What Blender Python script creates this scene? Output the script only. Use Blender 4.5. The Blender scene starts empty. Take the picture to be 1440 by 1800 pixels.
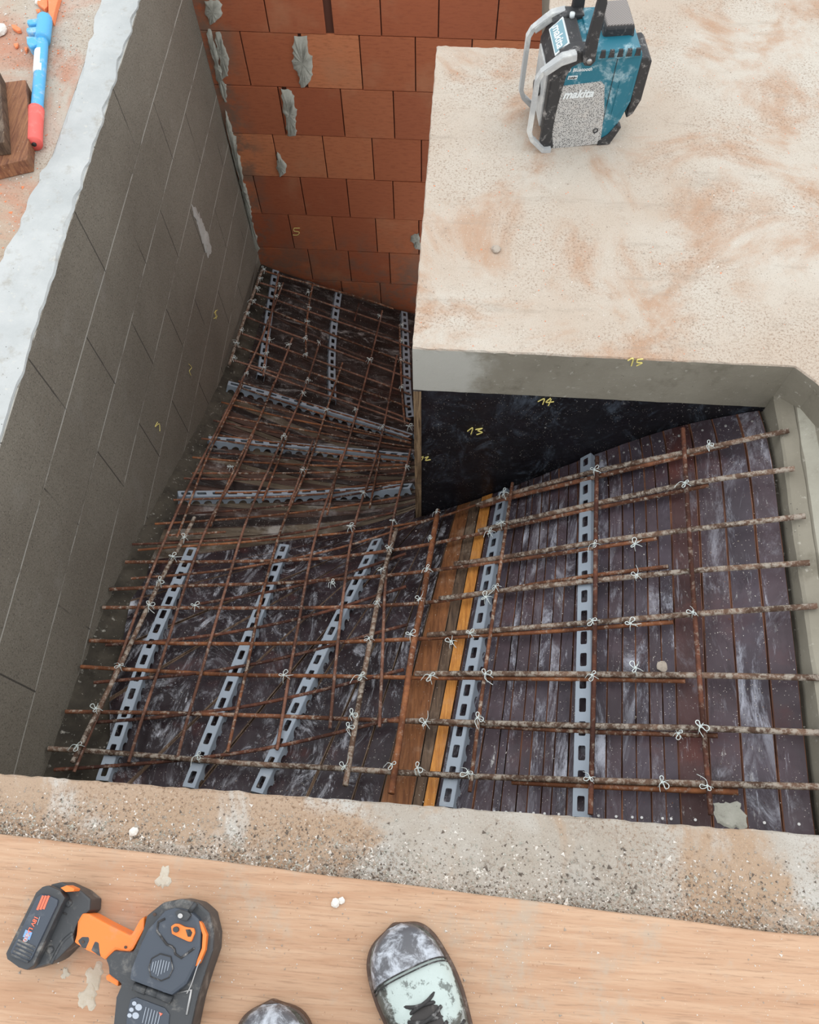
import bpy, bmesh, math, random
import numpy as np
from mathutils import Vector, Matrix

random.seed(7)
rng = np.random.RandomState(11)
C = bpy.context.scene.collection
S = 1.5                     # eye height above the slab, metres
F = 1435.0                  # focal length in pixels of a 1440 x 1800 frame

# ------------------------------------------------------------ camera
def _setup(nad, dep):
    d = np.array([nad[0]-720, nad[1]-900, F], float); d /= np.linalg.norm(d)
    y = np.array([dep[0]-720, dep[1]-900, F], float)
    y -= d*(y@d); y /= np.linalg.norm(y)
    if y[1] > 0: y = -y
    z = -d; x = np.cross(y, z)
    return np.array([x, y, z])
R = _setup((742, 1558), (954, -2228))
cam_d = bpy.data.cameras.new('camera'); cam = bpy.data.objects.new('camera', cam_d); C.objects.link(cam)
cx, cy, cz = R[:, 0], -R[:, 1], -R[:, 2]
m = Matrix.Identity(4)
for i in range(3):
    m[i][0] = cx[i]; m[i][1] = cy[i]; m[i][2] = cz[i]
m.translation = (0, 0, S)
cam.matrix_world = m
cam_d.sensor_fit = 'VERTICAL'; cam_d.sensor_height = 36.0; cam_d.lens = F*36.0/1800.0
cam_d.clip_start = 0.01
bpy.context.scene.camera = cam

# ------------------------------------------------------------ world, light, exposure
w = bpy.data.worlds.new('overcast'); bpy.context.scene.world = w; w.use_nodes = True
nt = w.node_tree; nt.nodes.clear()
bg = nt.nodes.new('ShaderNodeBackground'); out = nt.nodes.new('ShaderNodeOutputWorld')
bg.inputs[0].default_value = (0.93, 0.965, 1.0, 1); bg.inputs[1].default_value = 1.22
nt.links.new(bg.outputs[0], out.inputs[0])
sd = bpy.data.lights.new('sun', 'SUN'); sd.energy = .55; sd.angle = math.radians(50); sd.color = (1.0, 0.97, 0.93)
sun = bpy.data.objects.new('sun', sd); C.objects.link(sun); sun.rotation_euler = (math.radians(-14), math.radians(10), 0)
vs = bpy.context.scene.view_settings
vs.view_transform = 'Standard'; vs.look = 'None'; vs.gamma = 1; vs.use_curve_mapping = False
vs.exposure = 0.35

# ------------------------------------------------------------ pixel <-> place
def ray(p): return R @ np.array([p[0]-720, p[1]-900, F], float)
def gz(p, z=0.0):
    r = ray(p); t = (z-S)/r[2]; return np.array([t*r[0], t*r[1], z])
def gy(p, y):
    r = ray(p); t = y/r[1]; return np.array([t*r[0], y, S+t*r[2]])
def gx(p, x):
    r = ray(p); t = x/r[0]; return np.array([x, t*r[1], S+t*r[2]])
X0, XL, XR = -.059*S, -.629*S, .5*S          # slab edge, left wall, right wall
Y0, YN, YT, YB = .724*S, .086*S, 1.394*S, 1.777*S   # slab front, near edge, slab back, brick wall
TH = .112*S
# the warped underside of the stair
_c = np.array([(.5,.09,-.11),(.5,.3,-.10),(.5,.5,-.095),(.5,.724,-.118),(.373,.724,-.188),(.261,.724,-.295),(.112,.724,-.458),(-.02,.724,-.58),(-.059,.75,-.635),
(-.629,.121,-.386),(-.629,.424,-.47),(-.629,.625,-.559),(-.629,1.298,-.91),(-.629,1.777,-1.045),(-.486,1.777,-1.103),(-.305,1.777,-1.19),(-.139,1.777,-1.247),(-.059,1.777,-1.27),(-.059,1.25,-.99),(-.62,.95,-.74)])*S
def _U(r2): return np.where(r2 > 1e-12, r2*np.log(np.maximum(r2, 1e-12)), 0)
_n = len(_c); _K = _U(((_c[:,None,:2]-_c[None,:,:2])**2).sum(-1))+np.eye(_n)*1e-4
_P = np.c_[np.ones(_n), _c[:,:2]]
_w = np.linalg.solve(np.block([[_K,_P],[_P.T,np.zeros((3,3))]]), np.r_[_c[:,2],0,0,0])
def hz(x, y):
    r2 = (x-_c[:,0])**2+(y-_c[:,1])**2
    return float(_U(r2)@_w[:_n]+_w[_n]+_w[_n+1]*x+_w[_n+2]*y)
def un(p, off=0.0):
    r = ray(p)
    g = lambda t: S+t*r[2]-hz(t*r[0], t*r[1])-off
    ts = np.linspace(.85, 2.6, 120)*S/(-r[2]); a = ts[0]; ga = g(a)
    for b in ts[1:]:
        gb = g(b)
        if ga > 0 >= gb:
            for _ in range(22):
                mm = (a+b)/2
                if g(mm) > 0: a = mm
                else: b = mm
            return np.array([a*r[0], a*r[1], S+a*r[2]])
        a, ga = b, gb
    return gz(p, -.3)
def snorm(x, y):
    e = .01
    v = Vector((-(hz(x+e,y)-hz(x-e,y))/(2*e), -(hz(x,y+e)-hz(x,y-e))/(2*e), 1)); v.normalize(); return v

# ------------------------------------------------------------ materials
class NB:
    def __init__(s, name):
        s.m = bpy.data.materials.new(name); s.m.use_nodes = True; s.t = s.m.node_tree
        s.t.nodes.clear(); s.o = s.t.nodes.new('ShaderNodeOutputMaterial')
        s.b = s.t.nodes.new('ShaderNodeBsdfPrincipled'); s.t.links.new(s.b.outputs[0], s.o.inputs[0])
        s.co = s.t.nodes.new('ShaderNodeTexCoord').outputs['Object']
    def n(s, ty, **kw):
        q = s.t.nodes.new(ty)
        for k, v in kw.items(): setattr(q, k, v)
        return q
    def l(s, a, b): s.t.links.new(a, b)
    def mapped(s, scale=(1,1,1), rot=(0,0,0), loc=(0,0,0)):
        q = s.n('ShaderNodeMapping'); q.inputs['Scale'].default_value = scale; q.inputs['Rotation'].default_value = rot; q.inputs['Location'].default_value = loc
        s.l(s.co, q.inputs[0]); return q.outputs[0]
    def noise(s, scale, detail=4, rough=.6, vec=None, dist=0):
        q = s.n('ShaderNodeTexNoise'); q.inputs['Scale'].default_value = scale; q.inputs['Detail'].default_value = detail
        q.inputs['Roughness'].default_value = rough; q.inputs['Distortion'].default_value = dist
        s.l(vec if vec is not None else s.co, q.inputs['Vector']); return q.outputs['Fac']
    def voro(s, scale, vec=None, feature='F1'):
        q = s.n('ShaderNodeTexVoronoi', feature=feature); q.inputs['Scale'].default_value = scale
        s.l(vec if vec is not None else s.co, q.inputs['Vector']); return q.outputs['Distance']
    def rng(s, v, a, b, c=0, d=1):
        q = s.n('ShaderNodeMapRange'); q.interpolation_type = 'SMOOTHSTEP'
        s.l(v, q.inputs[0]); q.inputs[1].default_value = a; q.inputs[2].default_value = b; q.inputs[3].default_value = c; q.inputs[4].default_value = d
        return q.outputs[0]
    def math(s, op, a, b=None):
        q = s.n('ShaderNodeMath', operation=op)
        for i, v in enumerate((a, b)):
            if v is None: continue
            if isinstance(v, (int, float)): q.inputs[i].default_value = v
            else: s.l(v, q.inputs[i])
        return q.outputs[0]
    def mix(s, f, a, b):
        q = s.n('ShaderNodeMix', data_type='RGBA')
        if isinstance(f, (int, float)): q.inputs[0].default_value = f
        else: s.l(f, q.inputs[0])
        for i, v in ((6, a), (7, b)):
            if isinstance(v, tuple): q.inputs[i].default_value = (*v, 1)
            else: s.l(v, q.inputs[i])
        return q.outputs[2]
    def bump(s, h, strength=.5, dist=.002, prev=None):
        q = s.n('ShaderNodeBump'); q.inputs['Strength'].default_value = strength; q.inputs['Distance'].default_value = dist
        s.l(h, q.inputs['Height'])
        if prev is not None: s.l(prev, q.inputs['Normal'])
        return q.outputs[0]
    def fin(s, col, rough=.9, norm=None, metal=0, spec=None):
        if isinstance(col, tuple): s.b.inputs['Base Color'].default_value = (*col, 1)
        else: s.l(col, s.b.inputs['Base Color'])
        if isinstance(rough, (int, float)): s.b.inputs['Roughness'].default_value = rough
        else: s.l(rough, s.b.inputs['Roughness'])
        s.b.inputs['Metallic'].default_value = metal
        if spec is not None: s.b.inputs['Specular IOR Level'].default_value = spec
        if norm is not None: s.l(norm, s.b.inputs['Normal'])
        return s.m

def mat_slab(name, dust=(.50,.24,.13), base=(.70,.60,.48), pale=(.78,.74,.66), dust_lo=.5, dust_hi=.72, dustamt=.75, grit=.7):
    n = NB(name)
    big = n.noise(1.6, 5, .6)
    col = n.mix(n.rng(big, .35, .65), base, pale)
    d = n.math('MULTIPLY', n.rng(n.noise(3.2, 7, .65, dist=.6), dust_lo, dust_hi), dustamt)
    col = n.mix(d, col, dust)
    g = n.math('MULTIPLY', n.rng(n.noise(170, 4, .75), .50, .64), n.math('MULTIPLY', n.rng(n.noise(4, 4, .6), .42, .6), grit))
    col = n.mix(g, col, (.22,.14,.09))
    mid = n.noise(22, 5, .7)
    col = n.mix(n.rng(mid, .55, .75, 0, .35), col, (.27,.20,.15))
    pits = n.rng(n.voro(55), .05, .13, 1, 0)
    pm = n.math('MULTIPLY', pits, n.rng(n.noise(9, 3), .52, .6))
    col = n.mix(n.math('MULTIPLY', pm, .75), col, (.16,.11,.08))
    col = n.mix(n.rng(n.noise(220, 2, .5), .62, .75, 0, .5), col, (.62,.57,.50))
    sp2 = n.rng(n.noise(430, 2, .6), .58, .68, 0, .6)
    col = n.mix(sp2, col, tuple(c*.55 for c in base))
    sp3 = n.math('MULTIPLY', n.rng(n.voro(120), .08, .16, 1, 0), n.rng(n.noise(30, 3), .5, .58))
    col = n.mix(n.math('MULTIPLY', sp3, .7), col, (.12,.085,.06))
    streak = n.rng(n.noise(5, 6, .7, vec=n.mapped((.5, 3, 1), (0,0,.25))), .56, .68, 0, .35)
    col = n.mix(streak, col, (.30,.25,.20))
    b = n.bump(n.noise(140, 4, .7), .5, .002)
    b = n.bump(n.noise(14, 5, .6), .5, .006, b)
    b = n.bump(pm, -.8, .004, b) if False else b
    return n.fin(col, .92, b, spec=.25)
def mat_concrete(name, c1=(.30,.27,.21), c2=(.42,.39,.32), stain=(.16,.14,.11), sc=3, grain=True):
    n = NB(name)
    col = n.mix(n.rng(n.noise(sc, 6, .65), .3, .7), c1, c2)
    col = n.mix(n.rng(n.noise(sc*3.7, 5, .7), .52, .75, 0, .6), col, stain)
    col = n.mix(n.rng(n.noise(60, 4, .7), .6, .72, 0, .5), col, (.6,.57,.5))
    if name == 'bare_concrete_face':
        c = n.n('ShaderNodeVectorMath', operation='DISTANCE'); n.l(n.co, c.inputs[0]); c.inputs[1].default_value = (X0+.03, Y0, -.08)
        d = n.math('ADD', c.outputs['Value'], n.math('MULTIPLY', n.math('SUBTRACT', n.noise(12, 6, .7), .5), .16))
        col = n.mix(n.rng(d, .09, .17, .85, 0), col, (.52,.51,.46))
    pits = n.rng(n.voro(70), .04, .11, 1, 0)
    pm = n.math('MULTIPLY', pits, n.rng(n.noise(12, 2), .5, .6))
    col = n.mix(pm, col, (.07,.06,.05))
    b = n.bump(n.noise(120, 4, .7), .45, .0016)
    b = n.bump(n.noise(9, 4, .6), .4, .006, b)
    return n.fin(col, .93, b, spec=.2)
def mat_block():
    n = NB('cement_render_blocks')
    col = n.mix(n.rng(n.noise(2.2, 5, .6), .3, .7), (.185,.160,.128), (.235,.208,.168))
    g = n.noise(260, 3, .8)
    col = n.mix(n.rng(g, .5, .68, 0, .85), col, (.07,.062,.05))
    col = n.mix(n.rng(n.noise(330, 2, .7), .60, .72, 0, .7), col, (.40,.37,.31))
    col = n.mix(n.rng(n.noise(7, 6, .7), .56, .75, 0, .35), col, (.27,.25,.22))
    # horizontal bed joints: thin pale lime lines, broken up; butt joints: thin dark lines
    sep = n.n('ShaderNodeSeparateXYZ'); n.l(n.co, sep.inputs[0])
    wz = n.math('ADD', sep.outputs[2], n.math('MULTIPLY', n.noise(3, 3), .006))
    fz = n.math('FRACT', n.math('DIVIDE', wz, .2145))
    row = n.math('FLOOR', n.math('DIVIDE', wz, .2145))
    ln = n.rng(n.math('ABSOLUTE', n.math('SUBTRACT', fz, .012)), .006, .016, 1, 0)
    brk = n.rng(n.noise(4, 6, .8, vec=n.mapped((1,1,4))), .40, .52)
    col = n.mix(n.math('MULTIPLY', n.math('MULTIPLY', ln, brk), .75), col, (.50,.48,.43))
    dk = n.rng(n.math('ABSOLUTE', n.math('SUBTRACT', fz, .030)), .003, .010, 1, 0)
    col = n.mix(n.math('MULTIPLY', n.math('MULTIPLY', dk, n.math('SUBTRACT', 1.0, brk)), .5), col, (.09,.08,.065))
    off = n.math('MULTIPLY', n.math('MODULO', n.math('ABSOLUTE', row), 2.0), .2175)
    fy = n.math('FRACT', n.math('DIVIDE', n.math('ADD', n.math('ADD', sep.outputs[1], -.14), off), .435))
    vl = n.rng(n.math('ABSOLUTE', n.math('SUBTRACT', fy, .5)), .0025, .007, 1, 0)
    vm = n.rng(n.noise(2.3, 3, .6), .42, .5)
    vj = n.math('MULTIPLY', vl, n.math('MULTIPLY', vm, .85))
    col = n.mix(vj, col, (.05,.045,.04))
    b = n.bump(g, .5, .0015)
    b = n.bump(vj, -.4, .002, b) if False else b
    return n.fin(col, .95, b, spec=.15)
def mat_film(name, base=(.070,.050,.056), scuff=(.36,.36,.41), amt=.6, rough=.42, rot=0.0, red=.4, speck=True, stretch=(1,.28,1), swirl=.9):
    n = NB(name)
    v = n.mapped(stretch, (0,0,rot))
    info = n.n('ShaderNodeObjectInfo')
    col = n.mix(n.rng(n.noise(5, 4, .6), .35, .65), base, tuple(c*.55 for c in base))
    col = n.mix(n.rng(n.noise(8, 4, .6), .55, .72, 0, red), col, (.11,.035,.028))
    tone = n.rng(info.outputs['Random'], 0, 1, .65, 1.25)
    sc = n.rng(n.noise(10, 12, .80, vec=v, dist=swirl), .50, .66, 0, amt)
    sc = n.math('MULTIPLY', sc, n.rng(n.noise(5, 3, .6), .33, .6, .25, 1))
    sc = n.math('MULTIPLY', sc, tone)
    col = n.mix(sc, col, scuff)
    ln_ = n.math('MULTIPLY', n.rng(n.noise(60, 8, .8, vec=n.mapped((1,.09,1), (0,0,rot))), .585, .66), n.rng(n.noise(6, 4), .42, .58))
    col = n.mix(n.math('MULTIPLY', ln_, amt*.75), col, tuple(min(1, c*1.25) for c in scuff))
    dkn = n.rng(n.noise(31, 8, .75, vec=v, dist=.5), .52, .66, 0, .7)
    col = n.mix(dkn, col, tuple(c*.45 for c in base))
    sc2 = n.math('MULTIPLY', n.rng(n.noise(70, 6, .75, vec=v), .60, .72), n.rng(n.noise(4, 3), .45, .6))
    col = n.mix(n.math('MULTIPLY', sc2, .8), col, (.50,.49,.47))
    if speck:
        sp = n.rng(n.voro(165), .07, .17, 1, 0)
        sp = n.math('MULTIPLY', sp, n.rng(n.noise(21, 3), .47, .55))
        col = n.mix(n.math('MULTIPLY', sp, .85), col, (.62,.56,.50))
    ro = n.rng(n.noise(18, 4), .3, .7, rough-.12, rough+.22)
    b = n.bump(n.noise(40, 5, .6, vec=v), .25, .0012)
    return n.fin(col, ro, b, spec=.28)
def mat_wood(name, c1, c2, scale=(1,1,1), rot=0, rough=.75, grain=26, dirt=(.5,.4,.3), dirtamt=.3, amp=.0008):
    n = NB(name)
    v = n.mapped(scale, (0,0,rot))
    wv = n.noise(grain, 7, .65, vec=v, dist=.5)
    col = n.mix(n.rng(wv, .3, .7), c1, c2)
    fine = n.noise(grain*5, 4, .7, vec=v)
    col = n.mix(n.rng(fine, .5, .7, 0, .45), col, tuple(c*.5 for c in c1))
    col = n.mix(n.rng(n.noise(9, 6, .7), .52, .72, 0, dirtamt), col, dirt)
    sp = n.math('MULTIPLY', n.rng(n.voro(150), .06, .15, 1, 0), n.rng(n.noise(15, 3), .5, .6))
    col = n.mix(n.math('MULTIPLY', sp, .6), col, (.7,.62,.5))
    return n.fin(col, rough, n.bump(wv, .5, amp*2), spec=.25)
def mat_rust(name, a=(.13,.052,.030), b_=(.25,.10,.05), crust=(.50,.44,.36), camt=.3, thr=.52, csc=60):
    n = NB(name)
    col = n.mix(n.rng(n.noise(35, 5, .7), .35, .65), a, b_)
    col = n.mix(n.rng(n.noise(6, 4, .6), .40, .6, 0, .75), col, tuple(c*.4 for c in a))
    col = n.mix(n.rng(n.noise(csc, 6, .75), thr, thr+.14, 0, camt), col, crust)
    return n.fin(col, .85, n.bump(n.noise(300, 3, .7), .4, .0006), spec=.25)
def mat_simple(name, c, rough=.5, metal=0, dirt=None, damt=.4, dsc=20, thr=.5, bump=0, spec=None):
    n = NB(name)
    col = c
    if dirt: col = n.mix(n.rng(n.noise(dsc, 6, .72, dist=.4), thr, thr+.2, 0, damt), c, dirt)
    return n.fin(col, rough, n.bump(n.noise(200, 3), bump, .0006) if bump else None, metal, spec)
def mat_brick():
    n = NB('clay_blocks')
    at = n.n('ShaderNodeAttribute'); at.attribute_name = 'tone'
    sep = n.n('ShaderNodeSeparateColor'); n.l(at.outputs['Color'], sep.inputs[0])
    col = n.mix(sep.outputs[0], (.36,.10,.045), (.62,.225,.10))
    col = n.mix(n.math('MULTIPLY', sep.outputs[1], .6), col, (.34,.20,.12))
    v = n.mapped((3,1,14))
    col = n.mix(n.rng(n.noise(9, 6, .7, vec=v), .45, .7, 0, .45), col, (.22,.06,.03))
    col = n.mix(n.rng(n.noise(3.3, 5, .6), .53, .72, 0, .4), col, (.46,.22,.12))
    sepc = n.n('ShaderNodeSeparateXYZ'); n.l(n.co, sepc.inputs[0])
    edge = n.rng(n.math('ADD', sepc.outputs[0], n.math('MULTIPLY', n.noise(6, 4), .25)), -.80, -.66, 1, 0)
    low = n.rng(n.math('ADD', sepc.outputs[2], n.math('MULTIPLY', n.noise(5, 4), .5)), -1.45, -1.0, 1, 0)  # dirt tone deepened low down, painting in the falloff of light
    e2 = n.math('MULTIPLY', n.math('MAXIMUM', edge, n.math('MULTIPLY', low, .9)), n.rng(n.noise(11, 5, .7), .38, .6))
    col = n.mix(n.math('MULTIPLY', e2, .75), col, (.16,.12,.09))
    b = n.bump(n.noise(40, 5, .7, vec=v), .35, .0015)
    return n.fin(col, .85, b, spec=.25)

M = {}
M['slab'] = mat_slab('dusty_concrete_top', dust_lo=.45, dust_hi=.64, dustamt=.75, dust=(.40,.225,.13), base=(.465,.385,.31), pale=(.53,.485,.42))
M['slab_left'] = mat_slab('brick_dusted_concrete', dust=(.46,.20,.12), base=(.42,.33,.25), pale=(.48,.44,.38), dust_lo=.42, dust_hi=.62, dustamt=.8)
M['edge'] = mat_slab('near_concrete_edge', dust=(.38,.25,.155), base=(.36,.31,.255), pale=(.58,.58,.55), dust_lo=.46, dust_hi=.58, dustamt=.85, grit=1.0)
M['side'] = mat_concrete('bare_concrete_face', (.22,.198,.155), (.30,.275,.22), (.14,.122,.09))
M['mortar'] = mat_concrete('pale_mortar', (.40,.415,.41), (.50,.51,.50), (.30,.27,.22), sc=5)
M['mortar_dark'] = mat_concrete('grey_mortar', (.33,.32,.27), (.48,.47,.41), (.2,.19,.16), sc=12)
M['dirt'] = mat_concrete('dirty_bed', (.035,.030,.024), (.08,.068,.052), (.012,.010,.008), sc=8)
M['block'] = mat_block()
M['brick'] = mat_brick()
M['film'] = mat_film('brown_film_plywood', (.078,.054,.064), scuff=(.40,.40,.45), amt=.75, rot=.1, red=.25)
M['film_b'] = mat_film('grey_scuffed_film_plywood', (.070,.053,.066), scuff=(.42,.43,.49), amt=1.0, rot=-.05, red=.2)
M['film_red'] = mat_film('red_brown_film_plywood', (.075,.034,.033), amt=.5, red=.8)
M['film_win'] = mat_film('smeared_film_plywood', (.034,.023,.027), scuff=(.52,.53,.58), amt=1.0, rough=.36, rot=.75, stretch=(1,.40,1), red=.4, swirl=2.2)
M['film_far'] = mat_film('far_smeared_film_plywood', (.034,.025,.023), scuff=(.33,.31,.30), amt=1.0, rough=.5, rot=-.5, red=.3, stretch=(.5,1,1), swirl=1.6)
M['dusty'] = mat_wood('dusty_form_board', (.075,.055,.038), (.155,.12,.085), (.35,3,1), dirt=(.36,.33,.30), dirtamt=.8, grain=14)
M['dusty_red'] = mat_wood('stained_form_board', (.05,.028,.022), (.11,.065,.05), (.35,3,1), dirt=(.32,.29,.28), dirtamt=.8, grain=14)
M['black'] = mat_film('black_film_plywood', (.013,.012,.016), scuff=(.10,.125,.16), amt=.8, rough=.5, red=.03, stretch=(1,1,.6))
M['ply_edge'] = mat_wood('plywood_edge', (.10,.06,.035), (.38,.26,.15), (6,6,.3), dirt=(.05,.04,.04), dirtamt=.6)
M['raw'] = mat_wood('raw_split_edge', (.07,.03,.02), (.20,.085,.045), (2,.3,2), dirt=(.035,.02,.018), dirtamt=.9, grain=12)
M['brown_wood'] = mat_wood('brown_timber', (.12,.045,.018), (.26,.105,.04), (5,.4,1), -.15, rough=.6)
M['dark_wood'] = mat_wood('dark_timber', (.055,.035,.025), (.15,.095,.06), (6,.4,1), -.15, rough=.65)
M['orange_wood'] = mat_wood('orange_timber', (.38,.14,.03), (.62,.27,.06), (6,.4,1), -.15, rough=.6, dirtamt=.15)
M['plank'] = mat_wood('pale_scaffold_plank', (.46,.27,.165), (.56,.37,.245), (.30,5.5,1), .10, dirt=(.44,.36,.28), dirtamt=.75, grain=11, amp=.0006)
M['old_wood'] = mat_wood('dark_oiled_timber', (.16,.065,.04), (.34,.16,.08), (5,.35,1), -.12, dirt=(.06,.03,.025), dirtamt=.5)
M['rust'] = mat_rust('rust', camt=.6, thr=.50)
M['rust_dark'] = mat_rust('dark_rust', (.075,.03,.022), (.16,.06,.034), camt=.35)
M['rust_orange'] = mat_rust('orange_rust', (.18,.065,.032), (.32,.125,.052), camt=.45, thr=.53)
M['rust_pink'] = mat_rust('pale_rust', (.17,.075,.05), (.27,.135,.09), (.45,.38,.32), .5)
M['rust_crust'] = mat_rust('cement_crusted_rust', (.13,.075,.050), (.24,.15,.105), (.38,.335,.28), .8, .45, 70)
M['spacer'] = mat_simple('grey_fibre_plastic', (.27,.31,.36), .5, dirt=(.50,.48,.45), damt=.3, dsc=30, thr=.55)
M['tie'] = mat_simple('pale_tie_wire', (.70,.76,.74), .4, metal=.25)
M['chalk'] = mat_simple('yellow_chalk', (.80,.68,.22), .9, dirt=(.4,.33,.15), damt=.5, dsc=120)
M['nail'] = mat_simple('nail_steel', (.48,.47,.46), .4, metal=.6)

# ------------------------------------------------------------ object helpers
def setp(o, label=None, cat=None, group=None, kind=None):
    if label: o['label'] = label
    if cat: o['category'] = cat
    if group: o['group'] = group
    if kind: o['kind'] = kind
    return o
def link(name, me, mats=None, parent=None):
    o = bpy.data.objects.new(name, me); C.objects.link(o)
    if mats is not None:
        for q in (mats if isinstance(mats, (list, tuple)) else [mats]): me.materials.append(q)
    if parent is not None:
        o.parent = parent
        o.matrix_parent_inverse = parent.matrix_world.inverted() if False else Matrix.Translation(-Vector(parent.location)) if parent.rotation_euler.z == 0 else (Matrix.Translation(parent.location) @ parent.rotation_euler.to_matrix().to_4x4()).inverted()
    return o
def mk(name, verts, faces, mats, parent=None, smooth=False, fm=None):
    me = bpy.data.meshes.new(name); me.from_pydata([tuple(v) for v in verts], [], faces); me.update()
    o = link(name, me, mats, parent)
    if smooth: me.polygons.foreach_set('use_smooth', [True]*len(me.polygons))
    if fm is not None: me.polygons.foreach_set('material_index', fm)
    return o
def from_bm(name, bm, mats, parent=None, smooth=False):
    bmesh.ops.recalc_face_normals(bm, faces=bm.faces)
    me = bpy.data.meshes.new(name); bm.to_mesh(me); bm.free()
    o = link(name, me, mats, parent)
    if smooth: me.polygons.foreach_set('use_smooth', [True]*len(me.polygons))
    return o
def empty(name, loc, rz=0.0):
    o = bpy.data.objects.new(name, None); o.location = loc; o.rotation_euler = (0,0,rz); o.empty_display_size = .05
    C.objects.link(o); return o
def box_bm(bm, a, b, T=None, bev=0.0):
    r = bmesh.ops.create_cube(bm, size=1)
    for v in r['verts']:
        v.co = Vector(((a[0]+b[0])/2+v.co.x*(b[0]-a[0]), (a[1]+b[1])/2+v.co.y*(b[1]-a[1]), (a[2]+b[2])/2+v.co.z*(b[2]-a[2])))
    vs_ = r['verts']
    if bev:
        es = list({e for v in vs_ for e in v.link_edges})
        rr = bmesh.ops.bevel(bm, geom=es, offset=bev, segments=2, affect='EDGES', profile=.6)
        vs_ = list({v for f in rr['faces'] for v in f.verts} | {v for v in vs_ if v.is_valid})
    if T is not None:
        for v in vs_: v.co = T @ v.co
def prism(poly, z0, z1, bev=.0, T=None, seg=2, rough_edge=0):
    """poly: list of (a,b); extruded along third axis from z0 to z1 and bevelled"""
    bm = bmesh.new()
    lo = [bm.verts.new((p[0], p[1], z0)) for p in poly]; hi = [bm.verts.new((p[0], p[1], z1)) for p in poly]
    n = len(poly); bm.faces.new(lo[::-1]); bm.faces.new(hi)
    for i in range(n): bm.faces.new((lo[i], lo[(i+1)%n], hi[(i+1)%n], hi[i]))
    bmesh.ops.recalc_face_normals(bm, faces=bm.faces)
    if bev:
        bmesh.ops.bevel(bm, geom=list(bm.edges), offset=bev, segments=seg, affect='EDGES', profile=.6, clamp_overlap=True)
    if T is not None:
        for v in bm.verts: v.co = T @ v.co
    return bm
def tube_mesh(pts, r, sides=8, closed=False, rib=None, cap=True, flat=None):
    pts = [Vector(p) for p in pts]
    verts, faces = [], []
    n = len(pts); prevU = None
    L = 0
    for i, p in enumerate(pts):
        if closed: t = pts[(i+1)%n]-pts[i-1]
        else: t = pts[min(i+1, n-1)]-pts[max(i-1, 0)]
        if t.length < 1e-9: t = Vector((0,0,1))
        t.normalize()
        if prevU is None:
            a = Vector((0,0,1)) if abs(t.z) < .9 else Vector((1,0,0))
            U = t.cross(a).normalized()
        else: U = (prevU-t*prevU.dot(t)).normalized()
        prevU = U; V = t.cross(U)
        if i: L += (p-pts[i-1]).length
        for k in range(sides):
            a = 2*math.pi*k/sides
            rr = r[i] if isinstance(r, (list, tuple)) else r
            if rib:
                c = math.cos(2*math.pi*(L/rib + math.sin(a)*.45))
                rr *= 1+(.13*c if c > 0 else .02*c)
                if k in (0, sides//2): rr = (r if not isinstance(r,(list,tuple)) else r[i])*1.1
            verts.append(p+U*math.cos(a)*rr+V*math.sin(a)*rr)
    m_ = n if closed else n-1
    for i in range(m_):
        j = (i+1)%n
        for k in range(sides):
            k2 = (k+1)%sides
            faces.append((i*sides+k, i*sides+k2, j*sides+k2, j*sides+k))
    if cap and not closed:
        faces.append(tuple(range(sides))[::-1]); faces.append(tuple((n-1)*sides+k for k in range(sides)))
    return verts, faces
def tube(name, pts, r, mat, parent=None, sides=8, closed=False, rib=None):
    v, f = tube_mesh(pts, r, sides, closed, rib)
    return mk(name, v, f, mat, parent, smooth=True)
def resample(pts, step):
    pts = [np.array(p, float) for p in pts]
    d = [0]
    for a, b in zip(pts, pts[1:]): d.append(d[-1]+np.linalg.norm(b-a))
    n = max(2, int(d[-1]/step)+1); A = np.array(pts)
    q = np.linspace(0, d[-1], n)
    return np.stack([np.interp(q, d, A[:, i]) for i in range(A.shape[1])], 1)
def smooth_pts(P, it=3):
    P = P.copy()
    for _ in range(it):
        Q = P.copy(); Q[1:-1] = .25*P[:-2]+.5*P[1:-1]+.25*P[2:]; P = Q
    return P
def catmull(pts, n=8, closed=False):
    pts = [Vector(p) for p in pts]; out = []
    m_ = len(pts)
    rngI = range(m_ if closed else m_-1)
    for i in rngI:
        g = (lambda j: pts[j % m_]) if closed else (lambda j: pts[max(0, min(m_-1, j))])
        p0, p1, p2, p3 = g(i-1), g(i), g(i+1), g(i+2)
        for k in range(n):
            t = k/n
            out.append(.5*((2*p1)+(-p0+p2)*t+(2*p0-5*p1+4*p2-p3)*t*t+(-p0+3*p1-3*p2+p3)*t**3))
    if not closed: out.append(pts[-1])
    return out

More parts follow.
